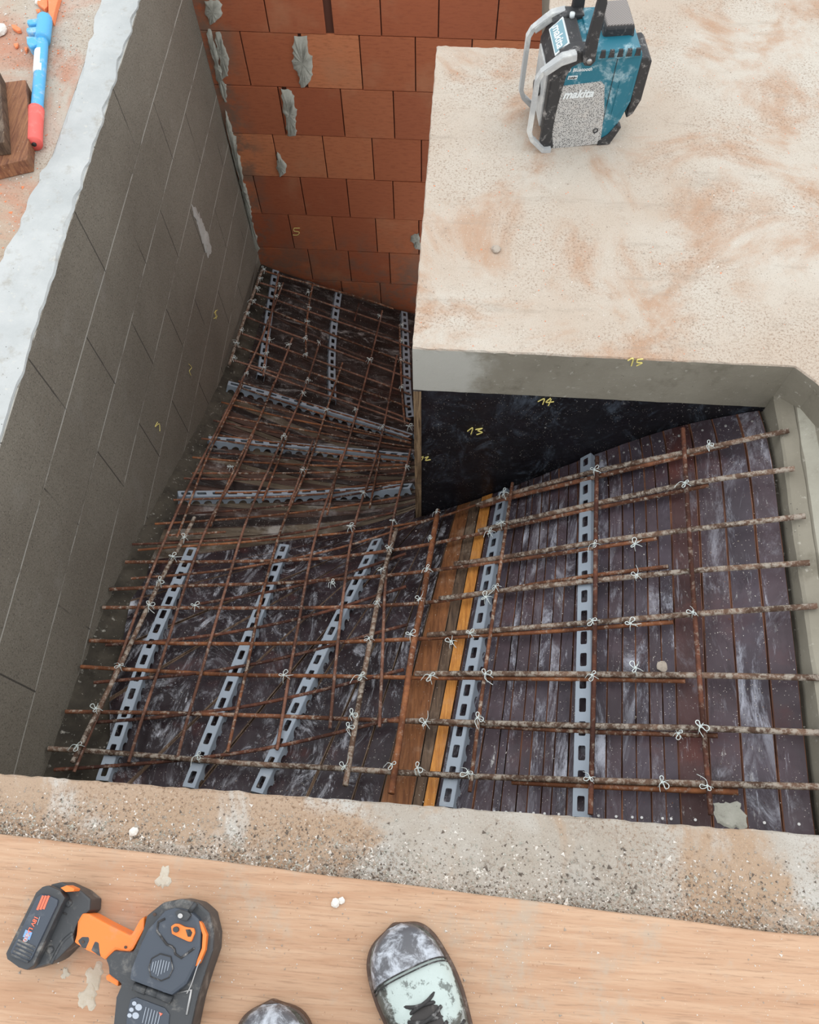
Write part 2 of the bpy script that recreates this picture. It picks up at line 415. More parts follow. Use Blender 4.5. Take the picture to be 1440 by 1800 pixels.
# ------------------------------------------------------------ structure: slabs and walls
def slab(name, poly, ztop, zbot, mtop, mside, jag=.0016, step=.012, jagsel=None):
    P = [np.array(p, float) for p in poly]; n = len(P); outl = []
    for i in range(n):
        a, b = P[i], P[(i+1)%n]; L = np.linalg.norm(b-a)
        st = step if L < 3.5 and min(abs(a[0]),abs(b[0])) < 1.9 and min(abs(a[1]),abs(b[1])) < 2.9 else .4
        k = max(1, int(L/st)); nn = np.array([-(b-a)[1], (b-a)[0]])/max(L, 1e-9)
        for j in range(k):
            q = a+(b-a)*j/k
            outl.append((q, nn, 0 < j))
    levels = [ztop, ztop-.004, ztop-.014, (ztop+zbot)/2, zbot]
    jags = [1.6, .6, .35, .3, .5]
    verts = []; N = len(outl)
    base = rng.randn(N)*.45
    for _ in range(1): base = (np.roll(base,1)+base*2+np.roll(base,-1))/3
    for li, z in enumerate(levels):
        for i, (q, nn, inner) in enumerate(outl):
            o = (base[i]*jags[li]*1.3+(rng.randn()*.25 if li < 2 else 0)+(1.2 if li == 0 else 0))*jag
            verts.append((q[0]+nn[0]*o, q[1]+nn[1]*o, z+(rng.randn()*.0006 if li == 0 else 0)))
    faces, fm = [tuple(range(N))], [0]
    for li in range(len(levels)-1):
        for i in range(N):
            j = (i+1)%N
            faces.append((li*N+i, (li+1)*N+i, (li+1)*N+j, li*N+j)); fm.append(0 if li == 0 else 1)
    faces.append(tuple(range((len(levels)-1)*N, len(levels)*N))[::-1]); fm.append(1)
    o = mk(name, verts, faces, [mtop, mside], fm=fm)
    bm = bmesh.new(); bm.from_mesh(o.data)
    bmesh.ops.triangulate(bm, faces=[f for f in bm.faces if len(f.verts) > 4])
    bmesh.ops.recalc_face_normals(bm, faces=bm.faces); bm.to_mesh(o.data); bm.free()
    return setp(o, kind='structure')

XG = .147*S
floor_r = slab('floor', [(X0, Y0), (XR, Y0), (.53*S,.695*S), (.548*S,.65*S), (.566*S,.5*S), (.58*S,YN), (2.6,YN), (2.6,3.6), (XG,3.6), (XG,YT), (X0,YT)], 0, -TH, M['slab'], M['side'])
floor_r['label'] = 'dusty concrete slab with the radio standing on it'
floor_n = slab('floor', [(-2.0, -1.4), (2.6, -1.4), (2.6, YN-.004), (XR, YN-.004), (XL, YN+.002), (-2.0, YN+.002)], 0, -TH, M['edge'], M['side'], jag=.002)
floor_n['label'] = 'rough near concrete edge between planks and stair opening'
floor_l = slab('floor', [(-3.4, YN+.006), (XL-.10, YN+.006), (XL-.10, 3.9), (-3.4, 3.9)], 0, -TH, M['slab_left'], M['side'])
floor_l['label'] = 'brick-dusted slab left of the stair opening'
floor_b = slab('floor', [(XL-.10, YB+.30), (XG-.01, YB+.30), (XG-.01, 3.9), (XL-.10, 3.9)], 0, -TH, M['slab'], M['side'])

# right wall with its cast key groove
def wall_strip(name, prof, y0, y1, mats, fm=None, ny=60, j=.0006):
    verts, faces = [], []
    n = len(prof)
    wob = smooth_pts(rng.randn(ny+1, n)*j*2, 2)
    for i in range(ny+1):
        y = y0+(y1-y0)*i/ny
        for k, (x, z) in enumerate(prof): verts.append((x+wob[i,k], y, z+wob[i,k]*.6))
    fmm = []
    for i in range(ny):
        for k in range(n-1):
            faces.append((i*n+k, i*n+k+1, (i+1)*n+k+1, (i+1)*n+k)); fmm.append(fm[k] if fm else 0)
    return setp(mk(name, verts, faces, mats, fm=fmm), kind='structure')
wr = wall_strip('wall_right', [(XR+.006,-1.2),(XR,-.17),(XR,-.118),(XR+.006,-.112),(XR+.034,-.104),(XR+.034,-.110),(XR+.040,-.102),(XR+.066,-.084),(XR+.072,-.076),(.60*S,-.060),(.62*S,-.055),(.62*S,-1.2)], YN-.02, Y0+.02, [M['side'], mat_concrete('lit_key_groove', (.34,.32,.26), (.43,.41,.34), (.2,.18,.14), sc=6)], fm=[0,0,0,0,0,0,1,0,0,0,0])  # sloped groove face painted paler, imitating light from above on it
# left wall
def wall_grid(name, fx, u0, u1, v0, v1, nu, nv, mat, amp=.0015):
    verts, faces = [], []
    W_ = smooth_pts(rng.randn(nu+1, nv+1), 2)*amp
    for i in range(nu+1):
        for k in range(nv+1):
            verts.append(fx(u0+(u1-u0)*i/nu, v0+(v1-v0)*k/nv, W_[i,k]))
    for i in range(nu):
        for k in range(nv):
            a = i*(nv+1)+k; faces.append((a, a+1, a+nv+2, a+nv+1))
    return mk(name, verts, faces, mat)
wl = wall_grid('wall_left', lambda y, z, w_: (XL+w_, y, z), YN-.05, YB+.03, -2.1, -.001, 160, 110, M['block'], .0003)
sm = wl.modifiers.new('thick', 'SOLIDIFY'); sm.thickness = .1; sm.offset = 1
setp(wl, kind='structure')
# bevelled ragged pale mortar strip on top of the left wall
def ragged(name, outline, zt, mat, parent=None, jag=.008, th=.006, kind=None):
    P = resample([(*p, 0) for p in outline]+[(*outline[0], 0)], .012)[:-1]
    N = len(P); jn = rng.randn(N, 2)*jag*.5
    for _ in range(2): jn = (np.roll(jn,1,0)+jn*2+np.roll(jn,-1,0))/4*1.2
    cen = P[:, :2].mean(0)
    verts = [(P[i,0]+jn[i,0], P[i,1]+jn[i,1], zt-th) for i in range(N)]
    dirs = cen-P[:, :2]; dirs /= np.maximum(np.linalg.norm(dirs, axis=1), 1e-6)[:, None]
    verts += [(P[i,0]+jn[i,0]+dirs[i,0]*.007, P[i,1]+jn[i,1]+dirs[i,1]*.004, zt) for i in range(N)]
    faces = [(i, (i+1)%N, N+(i+1)%N, N+i) for i in range(N)]+[tuple(range(N, 2*N))]
    o = mk(name, verts, faces, mat, parent)
    bm = bmesh.new(); bm.from_mesh(o.data); bmesh.ops.triangulate(bm, faces=[f for f in bm.faces if len(f.verts) > 4]); bmesh.ops.recalc_face_normals(bm, faces=bm.faces); bm.to_mesh(o.data); bm.free()
    if kind: o['kind'] = kind
    return o
pts_o = [gz(p)[:2] for p in [(178,0),(165,60),(140,150),(122,210),(100,265),(78,300),(55,350),(20,420),(0,462)]]
pts_i = [(XL-.001, y) for y in np.linspace(.50, 2.35, 8)]
trim = ragged('trim_1', [(p[0], p[1]) for p in pts_o]+[(XL-.24,.60),(XL-.24,.34),(XL-.002,.30)]+pts_i+[(XL-.06, 2.5), (XL-.12, 2.5)], .006, M['mortar'], kind='structure')
wall_top = slab('floor', [(XL-.101, YN+.006), (XL-.0005, YN+.006), (XL-.0005, 3.9), (XL-.101, 3.9)], -.0005, -.02, M['mortar'], M['mortar'], jag=.001)

# brick wall: every block in one wall mesh
rows = [(-.470,-.499,-.697),]
J = {-1: [-.80,-.60,-.40,-.20,.0,.2], 0: [-.697,(-.499,-.470),-.305,-.108,.09], 1: [-.804,(-.600,-.588),-.384,-.188,.01], 2: [-.704,(-.69,-.672),-.469,-.272,-.07], 3: [-.761,-.561,-.364,-.167], 4: [-.879,-.679,-.483,-.287,-.09],
     5: [-.762,-.566,-.372,-.179], 6: [-.702,-.511,-.318,-.12], 7: [-.76,-.563,-.372,-.17], 8: [-.66,-.46,-.26,-.06], 9: [-.76,-.56,-.36,-.16]}
bm = bmesh.new(); tl = bm.loops.layers.color.new('tone')
for r_, js in J.items():
    zt = -.1725-.2135*r_ if r_ >= 0 else .0; zb = -.1725-.2135*(r_+1)
    zb = zt-.2135 if r_ >= 0 else -.1725
    xs = [XL-.03]
    edges = []
    prev = XL-.03
    for j in js:
        a, b = (j if isinstance(j, tuple) else (j-.002, j+.002))
        edges.append((prev, a)); prev = b
    x = prev
    while x < .9:
        edges.append((x, x+.195)); x += .199
    for a, b in edges:
        if b-a < .01: continue
        before = set(bm.faces)
        dy = rng.uniform(0, .004)
        box_bm(bm, (a, YB+dy, zb+.0015), (b, YB+.12, zt-.0015), bev=.0018)
        c = (rng.uniform(0,1)*(1 if r_ < 4 else .7), max(0, rng.uniform(-.7,.8))*(.8 if r_ >= 4 else .5), 0, 1)  # lower courses coloured darker to imitate weaker light deep in the well
        for f in set(bm.faces)-before:
            for l_ in f.loops: l_[tl] = c
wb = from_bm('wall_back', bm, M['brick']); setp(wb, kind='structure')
back = mk('wall_back_core', [(XL-.1,YB+.012,-2.2),(.95,YB+.012,-2.2),(.95,YB+.012,-.002),(XL-.1,YB+.012,-.002)], [(0,1,2,3)], mat_simple('joint_shadow_clay', (.10,.035,.02), .9), wb)
# mortar smears on the bricks
def smear(pts, th=.006, seed=0, mat='mortar_dark'):
    """ragged low mortar patch on the brick face"""
    q = [gy(p, YB-.001) for p in pts]
    P = resample(q+[q[0]], .006)[:-1]; N = len(P); c = P.mean(0)
    jn = rng.randn(N)*.006
    for _ in range(2): jn = (np.roll(jn,1)+2*jn+np.roll(jn,-1))/4
    v = [(P[i,0]+jn[i], YB+.002, P[i,2]+jn[i-1]) for i in range(N)]
    v += [(c[0]+(P[i,0]+jn[i]-c[0])*.8, YB-th+rng.randn()*.0006, c[2]+(P[i,2]-c[2])*.9) for i in range(N)]
    v += [(c[0]+(P[i,0]-c[0])*.4, YB-th*1.1+rng.randn()*.002, c[2]+(P[i,2]-c[2])*.5) for i in range(N)]
    v += [(c[0], YB-th*1.2, c[2])]
    f = [(i,(i+1)%N,N+(i+1)%N,N+i) for i in range(N)]+[(N+i,N+(i+1)%N,2*N+(i+1)%N,2*N+i) for i in range(N)]+[(2*N+i,2*N+(i+1)%N,3*N) for i in range(N)]
    mk('mortar_smear', v, f, M[mat], wb, smooth=True)
smear([(517,64),(537,66),(548,100),(552,130),(541,150),(530,156),(524,130),(512,115)])
smear([(494,157),(514,160),(522,200),(520,240),(504,240),(500,205)])
smear([(486,268),(500,282),(505,300),(494,312),(487,300)])
smear([(360,2),(388,0),(390,30),(376,40),(366,45)])
smear([(363,52),(372,58),(385,100),(395,150),(402,180),(396,182),(380,140)], .004)
smear([(396,190),(412,240),(425,300),(437,350),(446,400),(456,440),(452,445),(436,380),(415,290),(398,220)], .012)
smear([(377,60),(385,56),(402,105),(400,135),(393,140)], .002)
smear([(722,415),(737,410),(739,440),(728,435)], .003)
# near wall beneath the front edge, void closures
nw = mk('wall_front', [(XL-.1,YN,-1.3),(XR+.1,YN,-1.3),(XR+.1,YN,-.1),(XL-.1,YN,-.1)], [(0,1,2,3)], M['side']); setp(nw, kind='structure')
# dirty concrete bed that closes the stair void below the boards
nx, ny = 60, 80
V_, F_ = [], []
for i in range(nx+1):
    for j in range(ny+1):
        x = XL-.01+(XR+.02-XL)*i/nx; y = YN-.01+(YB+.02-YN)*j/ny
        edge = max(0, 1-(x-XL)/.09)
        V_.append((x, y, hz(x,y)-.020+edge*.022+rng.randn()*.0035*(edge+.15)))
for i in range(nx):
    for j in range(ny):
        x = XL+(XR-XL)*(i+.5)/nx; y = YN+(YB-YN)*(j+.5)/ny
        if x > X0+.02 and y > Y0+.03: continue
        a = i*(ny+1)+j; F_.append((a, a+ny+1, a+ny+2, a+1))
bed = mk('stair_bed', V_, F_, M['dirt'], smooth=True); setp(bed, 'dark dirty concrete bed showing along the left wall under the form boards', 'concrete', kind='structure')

# ------------------------------------------------------------ black form panel and left side form
pp = [(X0+.022, Y0), (XR, Y0)]
zs = [(x, hz(x, Y0)-.01) for x in np.linspace(X0+.02, XR, 30)]
vv, ff = [], []
for y in (Y0+.001, Y0+.022):
    for x, z in zs: vv += [(x, y, z), (x, y, -TH-.0005)]
n = len(zs)
for s in range(2):
    for i in range(n-1):
        a = s*2*n+2*i; ff.append((a, a+2, a+3, a+1))
for i in range(n-1): ff += [(2*i, 2*n+2*i, 2*n+2*i+2, 2*i+2), (2*i+1, 2*i+3, 2*n+2*i+3, 2*n+2*i+1)]
ff += [(0,1,2*n+1,2*n), (2*n-2,4*n-2,4*n-1,2*n-1)]
bp = mk('formwork_panel', vv, ff, M['black'])
setp(bp, 'upright black film-faced form panel under the slab, chalked 12, 13 and 14', 'formwork panel')
vv = []
ys = np.linspace(Y0-.004, YT, 24)
for x in (X0+.001, X0+.020):
    for y in ys: vv += [(x, y, hz(X0, y)-.01), (x, y, -TH-.0005)]
n = len(ys); ff = []
for s in range(2):
    for i in range(n-1):
        a = s*2*n+2*i; ff.append((a, a+2, a+3, a+1))
for i in range(n-1): ff += [(2*i, 2*n+2*i, 2*n+2*i+2, 2*i+2), (2*i+1, 2*i+3, 2*n+2*i+3, 2*n+2*i+1)]
ff += [(0,1,2*n+1,2*n), (2*n-2,4*n-2,4*n-1,2*n-1)]
fm = [0]*(len(ff)-2)+[1,1]
sp = mk('formwork_panel', vv, ff, [M['film_far'], M['ply_edge']], fm=fm)
setp(sp, 'plywood side form seen edge-on, standing left of the black panel', 'formwork panel')

def chalk(strokes, conv, parent, r=.0016):
    vs_, fs_ = [], []
    for st in strokes:
        v, f = tube_mesh(catmull([conv(p) for p in st], 4) if len(st) > 2 else [conv(p) for p in st], r, 5)
        o = len(vs_); vs_ += v; fs_ += [tuple(i+o for i in q) for q in f]
    return mk('chalk_number', vs_, fs_, M['chalk'], parent)
cy_ = lambda p: gy(p, Y0-.0006)
chalk([[(822,758),(831,752),(828,763)], [(836,755),(848,753),(840,757),(848,760),(838,764)]], cy_, bp)
chalk([[(946,706),(957,701),(954,711)], [(968,700),(960,707),(974,706)], [(969,702),(964,713)]], cy_, bp)
chalk([[(738,805),(744,803),(741,809)], [(747,805),(753,803),(748,809),(757,808)]], cy_, bp)
chalk([[(1104,634),(1113,630),(1110,643)], [(1131,631),(1121,632)], [(1121,632),(1120,637),(1129,638),(1119,643)]], lambda p: gy(p, Y0-.002), floor_r)
chalk([[(527,401),(517,401)], [(517,401),(517,406),(526,408),(523,413),(515,413)]], lambda p: gy(p, YB-.001), wb)
cx_ = lambda p: gx(p, XL+.002)
chalk([[(382,545),(377,550),(382,556),(376,560)], [(379,545),(380,561)]], cx_, wl, .0012)
chalk([[(332,640),(337,646),(333,652),(336,660)]], cx_, wl, .001)
chalk([[(277,742),(273,750),(280,745),(281,758)]], cx_, wl, .0012)
# pale trowel scrape on the left wall
vsx = [gx(p, XL) for p in [(336,360),(342,362),(366,412),(372,440),(366,455),(360,440)]]
P = resample(vsx+[vsx[0]], .01)[:-1]; c_ = P.mean(0); N = len(P)
vv = [(XL+.001, *(P[i,1:]+rng.randn(2)*.004)) for i in range(N)]+[(XL+.0028, *(c_[1:]+(P[i,1:]-c_[1:])*.6)) for i in range(N)]
mk('mortar_smear', vv, [(i,(i+1)%N,N+(i+1)%N,N+i) for i in range(N)]+[tuple(range(N,2*N))], mat_simple('scraped_pale_render', (.46,.45,.42), .9, dirt=(.3,.27,.22), damt=.7, dsc=90), wl, smooth=True)

# ------------------------------------------------------------ form boards on the stair underside
def board(a0, a1, b0, b1, mat, lift=0.0, nu=5, nv=26, edge='raw', name='form_board', th=.014, gap=.0008):
    """a0-a1: far end, b0-b1: near end, plan points; draped on the warped underside"""
    a0, a1, b0, b1 = [np.array(q[:2], float) for q in (a0, a1, b0, b1)]
    wa = np.linalg.norm(a1-a0); wb_ = np.linalg.norm(b1-b0)
    us = [0, .028, .27, .5, .73, .972, 1]
    verts = []; nU = len(us)
    jit = smooth_pts(rng.randn(nv+1, 2)*.0009, 1)
    for j in range(nv+1):
        t = j/nv
        p0 = a0+(b0-a0)*t; p1 = a1+(b1-a1)*t; w_ = max(np.linalg.norm(p1-p0), 1e-5); g = min(gap/w_, .3)
        for u in us:
            uu = g+(1-2*g)*u
            q = p0+(p1-p0)*uu
            if u == 0: q = q+(p1-p0)/w_*jit[j,0]
            if u == 1: q = q+(p1-p0)/w_*jit[j,1]
            z = hz(*q)+lift-(.0010 if u in (0,1) else 0)
            verts.append((q[0], q[1], z))
    n_top = len(verts)
    verts += [(x, y, z-th) for x, y, z in verts]
    faces, fm = [], []
    for j in range(nv):
        for k in range(nU-1):
            a = j*nU+k; faces.append((a, a+1, a+nU+1, a+nU)); fm.append(1 if k in (0, nU-2) else 0)
            faces.append((n_top+a, n_top+a+nU, n_top+a+nU+1, n_top+a+1)); fm.append(1)
        for k in (0, nU-1):
            a = j*nU+k; faces.append((a, a+nU, n_top+a+nU, n_top+a)); fm.append(1)
    for j in (0, nv):
        for k in range(nU-1):
            a = j*nU+k; faces.append((a, a+1, n_top+a+1, n_top+a)); fm.append(1)
    o = mk(name, verts, faces, [mat, M[edge]], fm=fm)
    bm = bmesh.new(); bm.from_mesh(o.data); bmesh.ops.recalc_face_normals(bm, faces=bm.faces); bm.to_mesh(o.data); bm.free()
    return o
def nail(p, parent, r=.0034):
    x, y = p; z = hz(x, y); nrm = snorm(x, y)
    bm = bmesh.new()
    q = Vector((0,0,1)).rotation_difference(nrm).to_matrix().to_4x4()
    bmesh.ops.create_cone(bm, cap_ends=True, segments=12, radius1=r, radius2=r*.8, depth=.0022, matrix=Matrix.Translation((x,y,z+.0006)) @ q)
    return from_bm('nail_head', bm, M['nail'], parent)
YE = YN+.004
def plan_line(top, bot):
    a = un(top)[:2]; b = un(bot)[:2]; d = b-a
    ta = (Y0-.003-a[1])/d[1]; tb = (YE-a[1])/d[1]
    return a+d*ta, a+d*tb
RB = [((804,889),(668,1408)), ((828,882),(725,1415)), ((846,877),(743,1418)), ((866,872),(764,1420)), ((905,930),(831,1425)), ((921,930),(864,1427)), ((931,935),(879,1428)), ((949,935),(906,1430)), ((963,937),(925,1430)),
      ((980,940),(950,1433)), ((997,940),(968,1435)), ((1015,940),(995,1437)), ((1040,800),(1039,1440)), ((1066,790),(1065,1445)), ((1088,785),(1094,1447)), ((1106,780),(1121,1449)), ((1126,775),(1147,1451)), ((1143,770),(1173,1453)),
      ((1166,760),(1198,1455)), ((1212,748),(1254,1459)), ((1252,740),(1315,1464)), ((1298,735),(1379,1468)), ((1345,725),(1440,1472))]
RM = ['brown_wood','dark_wood','orange_wood','film_b','film','film_b','film','film','film_b','film','film_b','film','film_b','film','film_b','film_b','film','film_b','film_red','film','film_b','film','film']
lines = [plan_line(*q) for q in RB]
lines[-1] = (np.array([XR-.012, Y0-.003]), np.array([XR-.012, YE]))
ordn = ['first','second','third','fourth','fifth','sixth','seventh','eighth','ninth','tenth','eleventh','twelfth','thirteenth','fourteenth','fifteenth','sixteenth','seventeenth','eighteenth','nineteenth','twentieth','twenty-first','twenty-second','twenty-third','twenty-fourth','twenty-fifth','twenty-sixth','twenty-seventh','twenty-eighth','twenty-ninth','thirtieth']
nb = len(lines)-1
for i in range(nb):
    (a0, b0), (a1, b1) = lines[i], lines[i+1]
    mt = RM[i]
    nm = 'timber_batten' if i in (0,1,2) else 'form_board'
    o = board(a0, a1, b0, b1, M[mt], lift=rng.uniform(-.0015,.0015)+(.004 if i == 2 else 0), name=nm, edge=('dark_wood' if i < 3 else 'raw'))
    if i == 0: setp(o, 'wide red-brown timber board beside the thick rusty bar, right of the smeared plywood', 'board')
    elif i == 1: setp(o, 'narrow dark brown timber board between red-brown board and bright orange batten', 'board')
    elif i == 2: setp(o, 'bright orange-yellow timber batten left of a grey spacer strip', 'batten')
    else:
        k = nb-1-i
        pos = 'against the right concrete wall' if k == 0 else ordn[k]+' board in from the right concrete wall'
        tone = 'purple-brown film-faced form board with pale scuffs' if mt != 'film_red' else 'narrow red-brown form board with frayed orange edges'
        setp(o, '%s, %s' % (tone, pos), 'form board', 'form boards of the upper right flight')
        if i >= 4:
            for t in ((.035, .975) if i > 11 else (.975,)):
                q0 = (a0+a1)/2*(1-t)+(b0+b1)/2*t
                jx = rng.uniform(-.006,.006)
                nail((q0[0]+jx, q0[1]), o)
# fan of smeared sheets round the corner post
xi = X0-.004
inner = [un((804,889))[:2], un((785,896))[:2], un((770,901))[:2], un((757,905))[:2], un((747,908))[:2], np.array([X0+.012, Y0-.004]), np.array([X0+.004, Y0-.004]), np.array([X0-.004, Y0-.002])]
outer = [lines[0][1], un((615,1402))[:2], un((532,1400))[:2], un((430,1392))[:2], un((330,1385))[:2], un((205,1378))[:2], np.array([XL+.10, .26*S]), np.array([XL+.085, .36*S])]
for q in inner[:5]: q[1] = Y0-.004
for q in outer[:6]: q[1] = YE
inner[0] = lines[0][0]
yi = [.745,.76,.775,.79,.81,.83,.85,.875,.90,.93,.96,.99,1.02]
yo = [.46,.56,.65,.73,.80,.86,.915,.965,1.015,1.07,1.13,1.19,1.25]
yi2 = sorted(yi+[(a+b)/2 for a, b in zip(yi, yi[1:])]); yo2 = sorted(yo+[(a+b)/2+.006 for a, b in zip(yo, yo[1:])])
for a, b in zip(yi2, yo2):
    inner.append(np.array([xi, a*S])); outer.append(np.array([XL+.06+rng.uniform(0,.02), b*S]))
fan_m = ['film_win']*10+['dusty','dusty','film_far','dusty_red','dusty','dusty_red','film_far','dusty','dusty_red','dusty','film_far','dusty_red','dusty','film_far','dusty_red','dusty','dusty_red','film_far','dusty','film_far','dusty_red','film_far','film_far','dusty']
for i in range(len(inner)-1):
    o = board(inner[i], inner[i+1], outer[i], outer[i+1], M[fan_m[i]], lift=rng.uniform(-.003,.003), edge='dark_wood' if i < 8 else 'dusty_red', nv=30)
    if i < 8: setp(o, 'smeared dark film-faced wedge board, %s from the red-brown timber in the corner fan' % ordn[i], 'form board', 'fan of form boards round the corner')
    else: setp(o, 'dusty brown tapering form board, %s from the far end of the winding fan' % ordn[len(inner)-2-i], 'form board', 'fan of form boards round the corner')
fy0 = [(1.02,1.25),(1.13,1.34),(1.27,1.45),(1.42,1.56),(1.59,1.67),(1.77,1.77)]
for i in range(5):
    (i0, o0), (i1, o1) = fy0[i], fy0[i+1]
    o = board((xi, i0*S), (xi, i1*S), (XL+.07, o0*S), (XL+.07, o1*S), M['film_far'], edge='dusty_red', nv=26, lift=rng.uniform(-.002,.002))
    setp(o, 'wide scratched grey-brown form sheet of the far flight, %s from the brick wall' % ordn[4-i], 'form board', 'form sheets of the far flight')

# ------------------------------------------------------------ reinforcing bars
bars = {}
def bar(key, px, r, off, mat, label, group, rib=True, start_ext=0, end_ext=0):
    P2 = resample(px, 26)
    P3 = np.array([un(p, off) for p in P2])
    P3 = smooth_pts(P3, 3)
    # nearly straight: blend toward chord fit to take out tracing wobble
    if end_ext:
        d = P3[-1]-P3[-3]; P3 = np.vstack([P3, P3[-1]+d/np.linalg.norm(d)*end_ext])
    if start_ext:
        d = P3[0]-P3[2]; P3 = np.vstack([P3[0]+d/np.linalg.norm(d)*start_ext, P3])
    Pc = [np.array(v) for v in catmull(P3, 4)]
    pitch = r*1.35
    Pr = resample(Pc, pitch/3.2)
    v, f = tube_mesh(Pr, r, 8, rib=pitch)
    o = mk('rebar', v, f, M[mat], smooth=True)
    setp(o, label, 'rebar', group)
    bars[key] = (o, Pr)
    return o
MM = .001
r12, r10, r8, r6 = 6.0*MM, 5.0*MM, 4.2*MM, 3.6*MM
z1 = .034    # underside layer on the spacers
gR = 'thick bars running into the right wall'
A = [
 [(1362,762),(1230,790),(1054,826),(900,866),(838,888)],
 [(1371,827),(1309,835),(1204,851),(1052,884),(900,917),(842,933)],
 [(1389,910),(1218,930),(1051,952),(884,980),(800,991)],
 [(1396,991),(1218,1003),(1051,1020),(884,1038),(773,1052)],
 [(1409,1067),(1234,1078),(1054,1093),(868,1108),(752,1116)],
 [(1426,1191),(1234,1187),(1040,1185),(854,1184),(730,1184)],
 [(1440,1288),(1234,1280),(1040,1276),(854,1271),(713,1267)],
 [(1440,1383),(1245,1378),(1040,1372),(838,1365),(699,1358),(605,1351),(420,1342),(305,1332),(190,1322),(85,1316)]]
for i, q in enumerate(A):
    bar('A%d'%i, q, r12, z1+.007, 'rust_crust', ('long cement-crusted rebar running into the right wall, %s from the black panel' % ordn[i]) if i < 7 else 'long cement-crusted rebar nearest the front concrete edge, spanning the whole opening', gR, start_ext=.03)
B = [
 [(1281,782),(1050,838),(890,876),(845,891)],
 [(1246,853),(1050,893),(1013,900),(864,934),(824,942),(769,955),(690,968),(637,974),(574,982),(478,986),(357,988),(301,988),(220,988)],
 [(1155,946),(1054,962),(1013,969),(882,987),(758,1003),(683,1012),(614,1017),(557,1021),(478,1026),(399,1028),(326,1030),(192,1036)],
 [(1175,996),(1054,1010),(931,1028),(829,1048),(748,1061),(681,1064),(592,1068),(478,1069),(367,1069),(284,1068),(180,1068)],
 [(1184,1093),(1054,1103),(1013,1107),(868,1116),(740,1123),(645,1127),(540,1131),(420,1132),(292,1131),(157,1126)],
 [(1205,1197),(1054,1194),(854,1192),(780,1192),(660,1190),(540,1188),(420,1187),(280,1180),(142,1172)],
 [(1262,1293),(1054,1287),(1000,1284),(902,1279),(780,1272),(710,1267),(632,1265),(520,1260),(420,1257),(280,1253),(115,1251)],
 [(1298,1392),(1145,1386),(1007,1380),(900,1374)]]
Bl = ['short reddish lap bar directly under the topmost crusted bar beside the black panel', ]
for i, q in enumerate(B):
    lb = Bl[0] if i == 0 else ('short orange-brown lap bar beneath the crusted bar nearest the front edge' if i == 7 else 'long reddish rebar crossing both flights, %s from the black panel, ending beside a crusted bar' % ordn[i])
    bar('B%d'%i, q, r12 if i in (0,7) else r10, z1-.004, 'rust_orange' if i in (4,5,7) else 'rust', lb, 'reddish bars lapped beside the crusted bars')
# bars across, on top
bar('Y1', [(1050,803),(1048,900),(1046,1097),(1043,1250),(1038,1432)], r10, z1+.020, 'rust_dark', 'dark rusty cross bar lying just right of the rightmost grey spacer strip', 'cross bars on the right flight')
bar('Y2', [(1201,753),(1209,894),(1220,1061),(1234,1247),(1250,1433)], r10, z1+.020, 'rust_dark', 'dark rusty cross bar nearest the right concrete wall', 'cross bars on the right flight')
bar('Y3', [(901,849),(882,980),(864,1100),(840,1275),(826,1392)], r8, z1+.019, 'rust', 'rusty cross bar just right of the spacer strip beside the orange batten', 'cross bars on the right flight')
bar('D1', [(770,897),(755,982),(740,1075),(728,1120),(708,1260),(688,1395)], 7.2*MM, z1+.021, 'rust_orange', 'thickest orange rusty bar slanting down past the red-brown timber', 'cross bars on the right flight')
bar('D2', [(697,930),(683,975),(672,1015),(654,1111),(637,1200),(622,1290),(607,1381)], 6.2*MM, z1+.020, 'rust_crust', 'cement-crusted cross bar left of the thickest orange bar', 'cross bars on the right flight')
bar('C1', [(342,910),(326,945),(303,980),(280,1024),(259,1068),(240,1110),(205,1185),(170,1252),(127,1341)], 6*MM, z1+.019, 'rust_crust', 'pale crusted bar running along the left end of the near bars', 'cross bars on the left flight')
gM = 'thin mesh bars running down the winding flight'
Mb = [
 [(498,497),(478,548),(458,601),(440,641),(426,668),(392,736),(364,790),(344,830),(323,872),(284,962),(257,1028),(236,1087),(200,1190),(167,1270),(130,1357)],
 [(426,676),(400,728),(372,785),(352,832),(334,885),(311,945)],
 [(514,594),(506,620),(480,681),(454,739),(439,775),(424,820),(400,860),(378,893),(351,955),(326,1028),(301,1108),(280,1175),(252,1255),(226,1340)],
 [(482,672),(451,753),(433,779),(415,817),(398,856),(384,885),(370,925)],
 [(561,604),(547,653),(528,705),(503,760),(486,794),(462,849),(451,868),(424,939),(399,1028),(377,1100),(355,1180),(327,1270),(312,1332)],
 [(602,638),(575,718),(557,775),(539,830),(518,875),(497,915),(488,947),(479,982),(463,1036),(447,1108),(435,1175),(417,1245),(400,1322)],
 [(672,546),(658,605),(646,655),(627,727),(613,775),(592,837),(566,900),(557,933),(546,978),(534,1040),(524,1105),(512,1162),(500,1240),(487,1318)],
 [(600,800),(588,850),(575,905)],  # cast shadow of the fifth bar, modelled as a thin bar
 [(698,625),(687,687),(675,753),(660,810),(643,862),(628,898),(617,947),(610,991),(603,1053),(596,1107),(587,1200),(580,1280)],
 [(668,800),(658,853),(650,893)],  # likewise the sixth bar's shadow, put in as a bar
 [(722,790),(716,820),(709,844),(694,893),(689,924),(681,973),(675,1062),(674,1115),(671,1190),(667,1278)],
 [(508,760),(494,800),(474,850),(462,880)],
 [(550,775),(527,840),(508,890)]]
